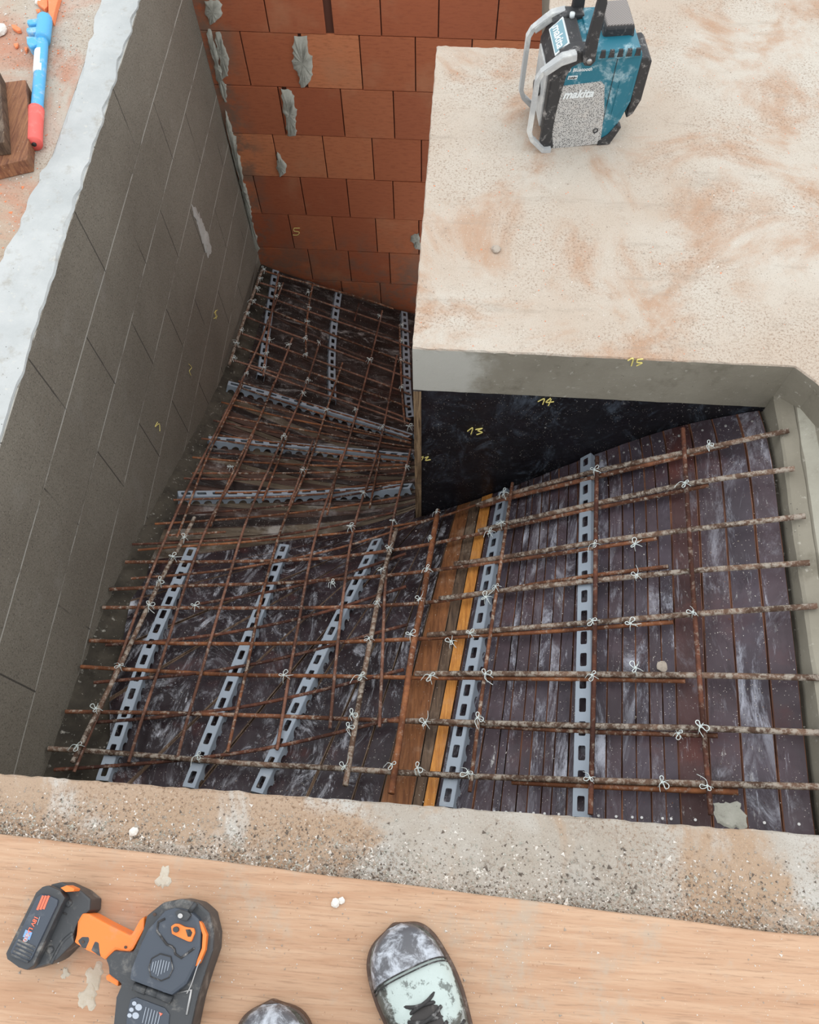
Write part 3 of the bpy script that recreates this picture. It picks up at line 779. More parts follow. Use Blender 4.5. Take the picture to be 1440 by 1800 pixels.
Ml = ['long thin mesh bar nearest the left wall, running the whole winding flight','short thin bar doubling the mesh bar nearest the left wall','second long thin mesh bar from the left wall','short thin bar doubling the second mesh bar from the left wall','third long thin mesh bar from the left wall','fourth long thin mesh bar from the left wall','fifth long thin mesh bar, starting beside the brick wall','short thin bar standing in for the shadow of the fifth mesh bar','sixth long thin mesh bar from the left wall','short thin bar standing in for the shadow of the sixth mesh bar','thin mesh bar nearest the side form, curving down from the corner','short thin bar doubling the third mesh bar','short thin bar doubling the fourth mesh bar']
for i, q in enumerate(Mb):
    bar('M%d'%i, q, r6 if i in (1,3,7,9,11,12) else 3.9*MM, z1+.011+(.003 if i in (1,3,7,9,11,12) else 0), 'rust' if i % 2 else 'rust_pink', Ml[i], gM)
gT = 'bars running down the far flight'
Tb = [([(461,474),(441,528),(430,557),(403,641)], r12, 'rust_crust', 'thick pale-crusted bar lying against the left wall in the far flight'),
      ([(490,481),(478,545),(470,590),(463,661)], r8, 'rust_pink', 'rusty bar along the right side of the far left spacer strip'),
      ([(550,499),(541,540),(536,580),(538,628)], r8, 'rust', 'short rusty bar between the two leftmost far spacer strips'),
      ([(631,533),(623,564)], r6, 'rust_dark', 'very short dark bar right of the middle far spacer strip'),
      ([(702,571),(704,630),(706,696),(712,745)], r8, 'rust', 'rusty bar along the left side of the far spacer strip beside the slab')]
for i, (q, r_, mt, lb) in enumerate(Tb): bar('T%d'%i, q, r_, z1+.016, mt, lb, gT)
gX = 'cross bars of the far flight'
Xb = [
 [(461,475),(500,488),(548,499),(600,514),(669,533),(692,543)],
 [(456,497),(496,508),(539,521),(586,539),(626,550),(668,565),(702,578),(722,584)],
 [(450,516),(495,530),(533,545),(585,562),(623,575),(662,589),(702,604),(722,611)],
 [(443,532),(472,543),(513,561),(576,585),(621,603),(658,616),(692,629),(722,640)],
 [(433,557),(462,569),(496,583),(539,597),(590,616),(634,633),(689,653),(722,666)],
 [(424,586),(470,603),(533,625),(589,645),(646,665),(687,680),(722,694)],
 [(417,609),(472,629),(533,650),(579,666),(650,691),(720,716)],
 [(409,633),(441,643),(496,659),(533,670),(600,692),(660,714),(722,738)],
 [(438,646),(496,667),(540,684),(592,701),(637,715),(722,746)]]
for i, q in enumerate(Xb): bar('X%d'%i, q, r8, z1+.006, 'rust_pink' if i % 3 else 'rust', 'rusty cross bar of the far flight, %s from the brick wall' % ordn[i], gX)
gF = 'fan bars converging on the corner post'
Fb = [
 [(419,670),(473,688),(540,708),(603,730),(670,748),(723,766)],
 [(424,682),(473,698),(540,720),(603,739),(670,757),(723,773)],
 [(412,703),(457,713),(540,731),(620,753),(723,778)],
 [(389,707),(460,725),(540,743),(603,754),(670,768),(723,779)],
 [(401,733),(451,742),(540,757),(600,768),(723,786)],
 [(375,739),(442,753),(503,764),(540,768),(610,779),(723,791)],
 [(378,764),(442,774),(540,783),(610,792),(722,804)],
 [(354,771),(431,780),(540,793),(630,803),(722,812)],
 [(367,796),(424,799),(503,805),(540,808),(620,815),(720,817)],
 [(338,804),(415,811),(540,818),(620,820),(718,817)],
 [(338,832),(419,832),(540,832),(613,829),(718,822)],
 [(323,841),(415,843),(540,843),(613,840),(712,831)],
 [(378,866),(451,866),(540,863),(613,857),(708,846)],
 [(305,879),(380,876),(454,875),(540,871),(637,862),(708,847)],
 [(309,904),(399,899),(478,892),(561,880),(632,867),(708,853)],
 [(272,921),(357,916),(450,909),(561,897),(632,886),(705,874)],
 [(297,941),(350,938),(397,935)],
 [(232,957),(297,955),(357,951),(450,948),(557,931),(623,917),(697,900)],
 [(242,967),(313,961),(409,955),(506,946),(619,936),(686,927),(717,921),(759,914),(800,902),(846,884)],
 [(230,1017),(326,1010),(403,1002),(478,989),(534,979),(619,958),(690,935),(760,912)]]
for i, q in enumerate(Fb):
    bar('F%d'%i, q, r6, z1-.0+(.0005*(i%3)), ['rust_orange','rust','rust_dark'][i % 3] if i > 2 else 'rust', 'thin rusty fan bar converging on the corner post, %s from the far flight' % ordn[i], gF)
gG = 'slanting mesh bars over the near left boards'
Gb = [
 [(714,973),(650,996),(606,1010),(561,1021),(520,1032),(450,1045),(388,1055),(347,1062)],
 [(714,1031),(650,1051),(583,1073),(526,1088),(450,1104),(400,1113),(292,1127),(185,1134)],
 [(717,1098),(672,1109),(640,1119),(595,1131),(520,1152),(420,1173),(330,1186),(205,1196),(165,1200)],
 [(710,1177),(637,1195),(587,1208),(507,1227),(420,1245),(355,1252),(255,1264),(162,1270)],
 [(702,1262),(632,1278),(570,1294),(495,1311),(420,1324),(330,1335),(205,1346),(95,1353)]]
for i, q in enumerate(Gb): bar('G%d'%i, q, r8, z1-.003, 'rust_dark', 'dark rusty bar slanting across the smeared left boards, %s from the corner post' % ordn[i], gG)

# ------------------------------------------------------------ grey spacer strips
def spacer(px, label, w_=.030, h_=.030, flare=.0015, hole=True):
    P = np.array([un(p, h_) for p in resample(px, 20)]); P = smooth_pts(P, 2)
    Pr = resample([np.array(v) for v in catmull(P, 3)], .004)
    d = np.r_[0, np.cumsum(np.linalg.norm(np.diff(Pr, axis=0), axis=1))]; L = d[-1]
    def fr(s):
        s = min(max(s, 0), L)
        p = np.array([np.interp(s, d, Pr[:, i]) for i in range(3)])
        a = np.array([np.interp(max(s-.02,0), d, Pr[:, i]) for i in range(3)]); b = np.array([np.interp(min(s+.02,L), d, Pr[:, i]) for i in range(3)])
        t = Vector(b-a).normalized(); nn = snorm(p[0], p[1]); bb = t.cross(nn).normalized(); nn = bb.cross(t).normalized()
        return Vector(p), bb, nn
    verts, faces = [], []
    def add(s, u, v):
        p, bb, nn = fr(s); verts.append(p+bb*u+nn*v); return len(verts)-1
    pitch = .050; k = max(1, int(L/pitch)); pitch = L/k
    hl, hw = pitch*.30, w_*.24
    for i in range(k):
        s0 = i*pitch; s1 = s0+pitch; sc = (s0+s1)/2
        o = [add(s0,-w_/2,0), add(s0,w_/2,0), add(s1,w_/2,0), add(s1,-w_/2,0)]
        c = .25
        hh = []
        for (a, b) in ((-1,-1),(1,-1),(1,1),(-1,1)):
            # chamfered hole corners
            q1 = (sc+b*hl, a*hw*(1-c)) ; q2 = (sc+b*hl*(1-c*.7), a*hw)
            if (a*b) > 0: q1, q2 = (q1, q2)
            hh.append((q1, q2))
        # order: corner(-1,-1): s low,u low
        seq = []
        order = [(-1,-1,'B'),(-1,-1,'A'),(1,-1,'A'),(1,-1,'B'),(1,1,'B'),(1,1,'A'),(-1,1,'A'),(-1,1,'B')]
        for a, b, ty in order:
            if ty == 'A': seq.append(add(sc+b*hl, a*hw*(1-c), 0))
            else: seq.append(add(sc+b*hl*(1-c*.7), a*hw, 0))
        # seq around: low-left side .. go u- to u+ at s low, etc.
        faces.append((o[0], o[1], seq[2], seq[1])); faces.append((o[1], seq[3], seq[2]))
        faces.append((o[1], o[2], seq[4], seq[3])); faces.append((o[2], seq[5], seq[4]))
        faces.append((o[2], o[3], seq[6], seq[5])); faces.append((o[3], seq[7], seq[6]))
        faces.append((o[3], o[0], seq[0], seq[7])); faces.append((o[0], seq[1], seq[0]))
    # sides with round cut-outs
    ap = .0385; ka = max(1, int(L/ap)); ap = L/ka
    for sd_ in (-1, 1):
        for i in range(ka):
            s0 = i*ap; s1 = s0+ap; sc = (s0+s1)/2; rr = ap*.36; hgt = h_*.97
            top = []; bot = []
            m_ = 8
            for j in range(m_+1):
                a = math.pi*j/m_; x = -math.cos(a)*rr; y = math.sin(a)*rr*1.15
                top.append(add(sc+x, sd_*(w_/2), 0)); f_ = (h_-y)/h_
                bot.append(add(sc+x, sd_*(w_/2+flare*f_), -hgt+y))
            e0t, e0b = add(s0, sd_*w_/2, 0), add(s0, sd_*(w_/2+flare), -hgt)
            e1t, e1b = add(s1, sd_*w_/2, 0), add(s1, sd_*(w_/2+flare), -hgt)
            faces.append((e0t, top[0], bot[0], e0b)); faces.append((top[-1], e1t, e1b, bot[-1]))
            for j in range(m_): faces.append((top[j], top[j+1], bot[j+1], bot[j]))
    o = mk('spacer_strip', verts, faces, M['spacer'])
    bm = bmesh.new(); bm.from_mesh(o.data); bmesh.ops.remove_doubles(bm, verts=bm.verts, dist=.0002); bmesh.ops.recalc_face_normals(bm, faces=bm.faces); bm.to_mesh(o.data); bm.free()
    sm_ = o.modifiers.new('wall', 'SOLIDIFY'); sm_.thickness = .0022; sm_.offset = 0
    return setp(o, label, 'spacer strip', 'grey perforated spacer strips under the bars')
spacer([(338,962),(255,1152),(179,1372)], 'grey perforated spacer strip nearest the left wall on the near boards')
spacer([(500,957),(425,1150),(331,1384)], 'grey perforated spacer strip, middle of the three on the smeared boards')
spacer([(663,947),(560,1155),(451,1393)], 'grey perforated spacer strip, rightmost of the three on the smeared boards')
spacer([(884,862),(840,1110),(784,1418)], 'grey perforated spacer strip right of the orange batten', w_=.031)
spacer([(1030,801),(1027,1100),(1021,1436)], 'rightmost grey perforated spacer strip, on the purple-brown boards', w_=.032)
spacer([(485,475),(471,570),(459,660)], 'far spacer strip close to the left wall below the brick wall')
spacer([(596,513),(587,572),(583,640),(585,702)], 'middle far spacer strip below the brick wall')
spacer([(711,548),(714,610),(716,684),(721,733)], 'far spacer strip beside the slab edge')
spacer([(401,673),(520,705),(620,734),(722,766)], 'spacer strip crossing the winding boards, farthest of the crosswise three', h_=.034)
spacer([(367,771),(540,784),(722,801)], 'spacer strip crossing the winding boards, middle of the crosswise three', h_=.034)
spacer([(313,868),(450,867),(620,862),(723,854)], 'spacer strip crossing the winding boards, nearest of the crosswise three', h_=.034)

# ------------------------------------------------------------ wire ties
def tie_mesh(v):
    rs = np.random.RandomState(50+v); j = lambda a: rs.uniform(-a, a)
    verts, faces = [], []
    def addt(pts, r):
        vv_, ff_ = tube_mesh(catmull(pts, 5), r, 5); o = len(verts); verts.extend(vv_); faces.extend([tuple(i+o for i in q) for q in ff_])
    s = .001
    addt([(-9*s,-7*s,-9*s),(-5*s,-4*s,1*s),(0,0,4*s),(5*s,5*s,1*s),(9*s,8*s,-9*s)], .00085)
    addt([(9*s,-7*s,-9*s),(5*s,-4*s,1*s),(0,0,5*s),(-5*s,5*s,1*s),(-9*s,8*s,-9*s)], .00085)
    a = j(1.5)
    c, d = math.cos(a), math.sin(a)
    addt([(0,0,4*s),(c*4*s-d*4*s, d*4*s+c*4*s, 7*s),(c*12*s-d*5*s, d*12*s+c*5*s, 9*s),(c*15*s,d*15*s,8*s),(c*11*s+d*4*s,d*11*s-c*4*s,7*s),(c*3*s,d*3*s,6*s),(0,0,5*s)], .0009)
    a2 = a+2.4+j(.5); c, d = math.cos(a2), math.sin(a2)
    addt([(0,0,5*s),(c*4*s-d*3*s, d*4*s+c*3*s, 8*s),(c*9*s-d*3*s, d*9*s+c*3*s, 10*s),(c*11*s,d*11*s,9*s),(c*8*s+d*3*s,d*8*s-c*3*s,8*s),(0,0,6*s)], .0009)
    for k in range(4):
        t = k*1.6; addt([(2*s*math.cos(t), 2*s*math.sin(t), (3+k)*s), (2*s*math.cos(t+1.6), 2*s*math.sin(t+1.6), (4+k)*s), (2*s*math.cos(t+3), 2*s*math.sin(t+3), (4.4+k)*s)], .0009)
    a3 = a-1.5; L = (14, 22, 30, 18)[v]
    addt([(0,0,6*s),(math.cos(a3)*L*.4*s, math.sin(a3)*L*.4*s, 9*s),(math.cos(a3+.5)*L*s, math.sin(a3+.5)*L*s, 3*s)], .0007)
    me = bpy.data.meshes.new('wire_tie'); me.from_pydata([tuple(q) for q in verts], [], faces); me.update()
    me.materials.append(M['tie']); me.polygons.foreach_set('use_smooth', [True]*len(me.polygons))
    return me
TM = [tie_mesh(v) for v in range(4)]
ties = [(1047,828),(1247,783),(1205,850),(888,868),(884,920),(862,936),(1046,957),(1118,958),(873,1032),(857,1052),(1121,1012),(1219,1077),(1043,1092),(1110,1098),(828,1115),(795,1130),(723,1118),(758,1190),(855,1187),(1042,1188),(1119,1175),(841,1264),(749,1272),(1232,1278),(1193,1290),(1038,1368),(1244,1382),(824,1360),(735,1352),(690,1345),(607,1349),(1165,1376),
 (620,1258),(614,1281),(635,1190),(650,1124),(664,1060),(672,1002),(685,965),(693,917),(617,928),(584,1026),(740,1055),(752,1002),(757,948),(768,902),(304,981),(281,1023),(343,1067),(500,1190),(262,1066),(211,1171),(170,1247),(137,1312),(348,1330),(324,947),
 (405,822),(498,768),(532,828),(716,822),(640,868),(433,657),(532,692),(574,722),(624,721),(672,752),(720,752),
 (464,475),(458,490),(451,508),(445,530),(435,552),(425,582),(416,604),(411,630),(491,504),(485,522),(542,515),(544,541),(540,566),(536,595),(537,624),(474,599),(507,607),(468,622),(561,603),(540,669),(667,556),(649,634),(706,572),(706,600),(705,634),(706,682),(465,648)]
mains = {k: b for k, b in bars.items() if k[0] in 'ABYDCTMXF'}
kname = {}
for k in bars:
    i = int(k[1:]) if k[1:].isdigit() else 0
    kname[k] = {'A': '%s crusted bar' % ordn[i], 'B': '%s reddish bar' % ordn[i], 'Y': {1:'bar beside the right spacer',2:'cross bar nearest the right wall',3:'bar beside the batten spacer'}.get(i,''),
        'D': {1:'thickest orange bar',2:'crusted slanting bar'}.get(i,''), 'C': 'pale crusted left bar', 'T': ['crusted bar at the wall','bar on the far left strip','short middle far bar','tiny dark bar','far bar beside the slab'][i] if k[0]=='T' else '',
        'M': ['wall-side mesh bar','doubled wall-side bar','second mesh bar','doubled second mesh bar','third mesh bar','fourth mesh bar','fifth mesh bar','fifth bar shadow strip','sixth mesh bar','sixth bar shadow strip','corner-side mesh bar','doubled third bar','doubled fourth bar'][i] if k[0]=='M' else '',
        'X': '%s far cross bar' % ordn[i], 'F': '%s fan bar' % ordn[i], 'G': '%s slanting dark bar' % ordn[i]}[k[0]]
used = {}
for i, p in enumerate(ties):
    q = un(p, z1+.026)
    d = sorted([(float(np.min(np.linalg.norm(b[1][:, :2]-q[:2], axis=1))), k) for k, b in bars.items()])
    k1 = next(k for _, k in d if k[0] in 'YDCTM'); k2 = next(k for _, k in d if k[0] in 'ABXFG')
    o = bpy.data.objects.new('wire_tie', TM[i % 4]); C.objects.link(o)
    nn = snorm(q[0], q[1])
    mt = Vector((0,0,1)).rotation_difference(nn).to_matrix().to_4x4() @ Matrix.Rotation(rng.uniform(0, 6.28), 4, 'Z')
    sc_ = rng.uniform(.85, 1.2)
    o.matrix_world = Matrix.Translation(q) @ mt @ Matrix.Scale(sc_, 4)
    lb = 'wire tie where the %s meets the %s' % (kname[k1], kname[k2])
    if lb in used: lb = 'further '+lb
    used[lb] = 1
    setp(o, lb, 'wire tie', 'pale wire ties on the bars')
# ------------------------------------------------------------ scaffold plank under the boots
ZP = .034
e0, e1 = gz((0,1466), ZP)[:2], gz((1440,1648), ZP)[:2]
dv = (e1-e0)/np.linalg.norm(e1-e0); nv_ = np.array([dv[1], -dv[0]])
pl_a = e0-dv*.9; pl_b = e1+dv*1.0
def plank_obj(name, a, b, width, z0, z1_, mat, parent=None, nseg=120):
    d = (b-a)/np.linalg.norm(b-a); nrm = np.array([d[1], -d[0]])
    cs = [(0,0,-.004),(.004,0,0),(.06,0,0),(.5,0,0),(.94,0,0),(.996,0,0),(1,0,-.004)]
    wob = smooth_pts(rng.randn(nseg+1, 2)*.004, 6)
    V, Fc = [], []
    for i in range(nseg+1):
        p = a+(b-a)*i/nseg
        for u, _, dz in cs:
            q = p+nrm*(width*u+(wob[i,0]*(1-u))); V.append((q[0], q[1], z1_+dz+wob[i,1]*.15))
        for u in (1, 0):
            q = p+nrm*(width*u+(wob[i,0]*(1-u))); V.append((q[0], q[1], z0))
    k = len(cs)+2
    for i in range(nseg):
        for j in range(k):
            j2 = (j+1)%k; Fc.append((i*k+j, i*k+j2, (i+1)*k+j2, (i+1)*k+j))
    Fc += [tuple(range(k))[::-1], tuple(nseg*k+j for j in range(k))]
    return mk(name, V, Fc, mat, parent)
pk = plank_obj('scaffold_plank', pl_a, pl_b, .46, .002, ZP, M['plank'])
setp(pk, 'wide pale wooden scaffold plank under the boots and the orange-black power tool', 'plank')

# ------------------------------------------------------------ person: work boots and trousers
def mat_leather():
    n = NB('cement_caked_leather')
    col = n.mix(n.rng(n.noise(30, 5, .7), .4, .6), (.045,.048,.042), (.115,.115,.10))
    col = n.mix(n.rng(n.noise(38, 8, .78, dist=.8), .50, .64, 0, .75), col, (.42,.45,.44))
    c = n.n('ShaderNodeVectorMath', operation='DISTANCE'); n.l(n.co, c.inputs[0]); c.inputs[1].default_value = PALE
    d = n.math('ADD', c.outputs['Value'], n.math('MULTIPLY', n.math('SUBTRACT', n.noise(28, 6, .7), .5), .09))
    col = n.mix(n.rng(d, .050, .058, .92, 0), col, (.52,.60,.57))
    col = n.mix(n.rng(n.noise(48, 6, .72), .54, .62, 0, .8), col, (.10,.11,.10))
    return n.fin(col, .6, n.bump(n.noise(60, 6, .7), .5, .002), spec=.35)
M['cap'] = mat_simple('scuffed_toe_cap', (.10,.10,.11), .38, dirt=(.50,.53,.58), damt=.95, dsc=34, thr=.44, bump=.3)
M['sole'] = mat_simple('brown_rubber_sole', (.075,.040,.025), .6, dirt=(.30,.24,.2), damt=.5, dsc=60)
M['lace'] = mat_simple('black_lace', (.03,.028,.028), .7, dirt=(.35,.34,.33), damt=.7, dsc=60, thr=.5)
M['trouser'] = mat_simple('dark_work_trousers', (.055,.05,.048), .9, dirt=(.25,.22,.2), damt=.5, dsc=25, bump=.4)
def boot(toe, heading, parent, side=1):
    T = Matrix.Translation((toe[0], toe[1], ZP)) @ Matrix.Rotation(heading, 4, 'Z')
    # local frame: s runs from the toe (0) backwards along -y; x across
    prof = [ # s, half width L, half width R, top height
        (.000,.012,.012,.030),(.006,.030,.028,.044),(.016,.044,.040,.055),(.034,.055,.050,.064),(.060,.060,.056,.069),(.090,.061,.060,.072),(.120,.058,.060,.079),(.150,.053,.056,.091),(.180,.049,.051,.106),(.205,.046,.047,.122),(.235,.044,.044,.135),(.265,.040,.040,.140),(.290,.030,.030,.132),(.302,.012,.012,.110)]
    n = 20; V, Fc, fm = [], [], []
    P_ = catmull([Vector((p[0], p[1], p[2])) for p in prof], 4); Hh = catmull([Vector((p[0], p[3], 0)) for p in prof], 4)
    rings = len(P_)
    for i in range(rings):
        s, wl_, wr_ = P_[i]; h = Hh[i][1]
        wl_, wr_ = (wl_, wr_) if side > 0 else (wr_, wl_)
        crease = .0022*math.sin(s*190) if .10 < s < .15 else 0
        for k in range(n):
            a = math.pi*(k/(n-1)); c = math.cos(a); sn = math.sin(a)
            ex = 0.72 if s < .13 else .9
            x = (abs(c)**ex)*(1 if c > 0 else -1)*(wr_ if c > 0 else wl_)
            z = .022+(h-.022)*(sn**.75)+crease*sn
            if s > .16: x *= 1-.25*(z-.022)/max(h-.022,.01)*(.9 if s < .25 else .4)
            V.append((x, -s, z))
    for i in range(rings-1):
        sm_ = (P_[i][0]+P_[i+1][0])/2
        for k in range(n-1):
            a = i*n+k; Fc.append((a, a+1, a+n+1, a+n)); fm.append(1 if sm_ > .058 and sm_ < .128 and 3 < k < 15 else 0)
    Fc += [tuple(range(n)), tuple((rings-1)*n+k for k in range(n))[::-1]]; fm += [0,0]
    bt = mk('boot', [T @ Vector(v) for v in V], Fc, [M['leather'], M['leather_pale']], parent, smooth=True, fm=fm)
    # toe cap: a thin shell over the first 58 mm
    V2, F2 = [], []
    i1 = max(i for i in range(rings) if P_[i][0] < .062)
    for i in range(i1+1):
        for k in range(n):
            x, y, z = V[i*n+k]; u = (k/(n-1)-.5)
            curve = .014*(u*2)**2*(i/i1)
            V2.append((x*1.025, y*1.0+.0015-curve*0+(-curve if i else 0), .022+(z-.022)*1.02+.0012))
    for i in range(i1):
        for k in range(n-1):
            a = i*n+k; F2.append((a, a+1, a+n+1, a+n))
    F2.append(tuple(range(n)))
    setp(mk('toe_cap', [T @ Vector(v) for v in V2], F2, M['cap'], bt, smooth=True), 'scuffed grey toe cap')
    for off in (0, .005):
        seam = []
        for k in range(1, n-1):
            x, y, z = V2[i1*n+k]; seam.append(T @ Vector((x*1.01, y-off, z+.0012)))
        tube('seam', seam, .0011, M['lace'], bt, 5)
    # sole
    ol = []
    for i in range(0, rings, 2): ol.append((P_[i][2 if side > 0 else 1]+.006, -P_[i][0]))
    orr = [(-(P_[i][1 if side > 0 else 2]+.006), -P_[i][0]) for i in range(0, rings, 2)]
    poly = [(0, .007)]+ol+[(0,-.308)]+orr[::-1]
    bm = prism([(p[0], p[1]) for p in poly], .0005, .026, bev=.004, T=T)
    setp(from_bm('sole', bm, M['sole'], bt, smooth=False), 'brown rubber sole rim')
    # tongue and laces
    for j, s in enumerate((.108,.128,.148,.168,.188,.205)):
        i = min(range(rings), key=lambda q: abs(P_[q][0]-s)); h = Hh[i][1]
        w_ = .026
        for sg in (-1, 1):
            ds = .012*sg
            pts = [(-w_, -s-ds*.6, h-.006), (-w_*.5, -s-ds*.2, h+.004), (0, -s, h+.007+.001*sg), (w_*.5, -s+ds*.2, h+.004), (w_, -s+ds*.6, h-.006)]
            tube('lace', [T @ Vector(p) for p in catmull(pts, 4)], .0028, M['lace'], bt, 7)
    for sg in (-1, 1):
        pts = [(0,-.205,.130),(sg*.018,-.192,.138),(sg*.040,-.190,.128),(sg*.044,-.204,.120),(sg*.022,-.212,.128),(0,-.206,.132)]
        tube('lace', [T @ Vector(p) for p in catmull(pts, 5)], .003, M['lace'], bt, 7)
        pts = [(0,-.205,.132),(sg*.012,-.180,.128),(sg*.030,-.160,.104),(sg*.050,-.150,.080)]
        tube('lace', [T @ Vector(p) for p in catmull(pts, 5)], .0026, M['lace'], bt, 7)
    pts = [(0,-.100,.0745),(0,-.13,.087),(0,-.16,.102),(0,-.19,.120),(0,-.21,.140)]
    V3, F3 = [], []
    for p in pts:
        for k in range(7):
            u = -1+2*k/6; V3.append((u*.022, p[1]+(-.0+.004*abs(u)), p[2]-.006*u*u-.001))
    for i in range(len(pts)-1):
        for k in range(6): a = i*7+k; F3.append((a, a+1, a+8, a+7))
    setp(mk('tongue', [T @ Vector(v) for v in V3], F3, M['trouser'], bt, smooth=True), 'dark padded tongue')
    return T
pe = empty('person', (0.0, -.30, ZP)); setp(pe, 'person standing on the plank in cement-spattered work boots and dark trousers', 'person')
toeR = gz((706,1634), ZP+.03); toeL = gz((470,1772), ZP+.03)
_h = math.radians(27)
PALE = (toeR[0]-.012+.098*math.sin(_h)+.004, toeR[1]+.002-.088*math.cos(_h), ZP+.07)
M['leather'] = mat_leather(); M['leather_pale'] = M['leather']
TR = boot((toeR[0]-.012, toeR[1]+.002), math.radians(27), pe, 1)
TL = boot((toeL[0]+.004, toeL[1]+.004), math.radians(8), pe, -1)
# trousers: one continuous skinned surface, ankles to waist
vts = []; eds = []; rad = []
def addv(p, r): vts.append(tuple(p)); rad.append(r); return len(vts)-1
pel = addv((-.06,-.48,.90), .135); waist = addv((-.06,-.49,1.02), .13)
eds.append((pel, waist))
for T in (TR, TL):
    an = T @ Vector((0,-.262,.125)); sh = T @ Vector((0,-.285,.22))
    hipx = .04 if T is TR else -.16
    kn = Vector(((sh.x+hipx)/2, -.46, .50)); hp = Vector((hipx, -.49, .80))
    a = addv(an, .066); b = addv(sh, .068); c = addv(kn, .078); d = addv(hp, .095)
    eds += [(pel, d), (d, c), (c, b), (b, a)]
me = bpy.data.meshes.new('trousers'); me.from_pydata(vts, eds, []); tr = link('trousers', me, M['trouser'], pe)
sk = tr.modifiers.new('skin', 'SKIN'); sk.use_smooth_shade = True
for i, v in enumerate(me.skin_vertices[0].data): v.radius = (rad[i], rad[i]); v.use_root = (i == 0)
tr.modifiers.new('sub', 'SUBSURF').levels = 2; tr.modifiers['sub'].render_levels = 2
setp(tr, 'dark dusty work trousers')

# ------------------------------------------------------------ text helper
def text_mesh(name, s, size, mat, T, parent, shear=0, ext=.0004, bold=0, align='LEFT', xs=1.0):
    cu = bpy.data.curves.new(name, 'FONT'); cu.body = s; cu.size = size; cu.shear = shear; cu.extrude = ext; cu.offset = bold; cu.align_x = align
    t = bpy.data.objects.new(name, cu); C.objects.link(t)
    dg = bpy.context.evaluated_depsgraph_get(); me = bpy.data.meshes.new_from_object(t.evaluated_get(dg))
    bpy.data.objects.remove(t); me.transform(Matrix.Scale(xs, 4, (1,0,0))); me.transform(T)
    me.materials.clear(); return link(name, me, mat, parent)

# ------------------------------------------------------------ rebar tying power tool on the plank
M['t_black'] = mat_simple('tool_black', (.045,.048,.052), .5, dirt=(.30,.28,.25), damt=.6, dsc=22, thr=.52, bump=.25)
M['t_navy'] = mat_simple('tool_dark_blue_grey', (.050,.062,.082), .45, dirt=(.28,.28,.28), damt=.35, dsc=30, thr=.56)
M['t_orange'] = mat_simple('tool_orange', (.90,.215,.035), .45, dirt=(.45,.25,.15), damt=.5, dsc=28, thr=.56)
M['t_print'] = mat_simple('tool_print_grey', (.42,.46,.52), .6)
M['t_red'] = mat_simple('tool_print_red', (.85,.17,.09), .6)
M['t_blue'] = mat_simple('tool_label_blue', (.20,.36,.62), .6)
M['steel'] = mat_simple('worn_steel', (.45,.44,.43), .35, metal=.8)
tl = empty('rebar_tying_tool', (*gz((230,1690), ZP)[:2], ZP)); setp(tl, 'orange and black cordless rebar tying tool lying on the pale plank', 'power tool')
def Q(x, y): return (x/3.0, 1500+y/3.0)
def pz(name, pts, zt, zb, mat, bev=.003, parent=None, z=None, crop=True):
    poly = [tuple(gz(Q(*p) if crop else p, zt)[:2]) for p in pts]
    ar = sum(poly[i][0]*poly[(i+1)%len(poly)][1]-poly[(i+1)%len(poly)][0]*poly[i][1] for i in range(len(poly)))
    if ar < 0: poly = poly[::-1]
    bm = prism(poly, zb, zt, bev)
    return from_bm(name, bm, M[mat], parent or tl)
def ptub(name, pts, z, r, mat, parent=None, closed=False, n=5, crop=True):
    q = [Vector(gz(Q(*p) if crop else p, z)) for p in pts]
    return tube(name, catmull(q, n, closed) if n > 1 else q, r, M[mat], parent or tl, 7, closed)
ZB = ZP+.001
# battery and foot
foot = pz('battery_mount', [(262,165),(325,150),(425,195),(478,240),(474,300),(440,330),(420,345),(395,400),(385,440),(392,468),(300,560),(262,582),(150,618),(120,600),(200,480),(330,230)], ZP+.052, ZB, 't_black', .006)
bat = pz('battery_pack', [(28,528),(188,205),(222,175),(255,168),(318,196),(345,235),(330,260),(178,590),(140,618),(95,603),(35,560)], ZP+.072, ZB, 't_black', .006)
setp(bat, 'dark blue-grey battery pack with orange stripes')
pz('battery_cover', [(50,520),(190,232),(215,212),(262,222),(308,244),(300,275),(165,560),(135,580),(60,548)], ZP+.076, ZP+.06, 't_navy', .004, bat)
pz('release_button', [(318,182),(352,168),(392,186),(388,200),(345,204)], ZP+.0755, ZP+.05, 't_orange', .001, bat)
for k in range(3):
    pz('orange_stripe', [(222+k*15,222),(232+k*15,225),(202+k*16,300-k*2),(191+k*16,297-k*2)], ZP+.0768, ZP+.074, 't_red', 0, bat)
for k in range(5):
    pz('grip_rib', [(92-k*9,462+k*19),(98-k*9,452+k*19),(186-k*9,492+k*19),(181-k*9,502+k*19)], ZP+.0772, ZP+.074, 't_black', .0004, bat)
pz('voltage_label', [(120,440),(135,402),(170,418),(155,458)], ZP+.0769, ZP+.075, 't_blue', 0, bat)
dirb = Vector(gz(Q(165,560), ZP+.077))-Vector(gz(Q(300,275), ZP+.077)); angb = math.atan2(dirb.y, dirb.x)
def ttext(s, size, q, z, ang, mat, parent, **k):
    p = gz(Q(*q), z); T = Matrix.Translation(p) @ Matrix.Rotation(ang, 4, 'Z'); return text_mesh('printed_text', s, size, M[mat], T, parent, **k)
ttext('18V Li-Ion', .0088, (186,328), ZP+.0768, angb, 't_red', bat, bold=.0002)
ptub('print_line', [(210,335),(196,378)], ZP+.0765, .0005, 't_print', bat, n=1)
ttext('4.0', .0095, (141,418), ZP+.0772, angb, 't_print', bat, bold=.0002)
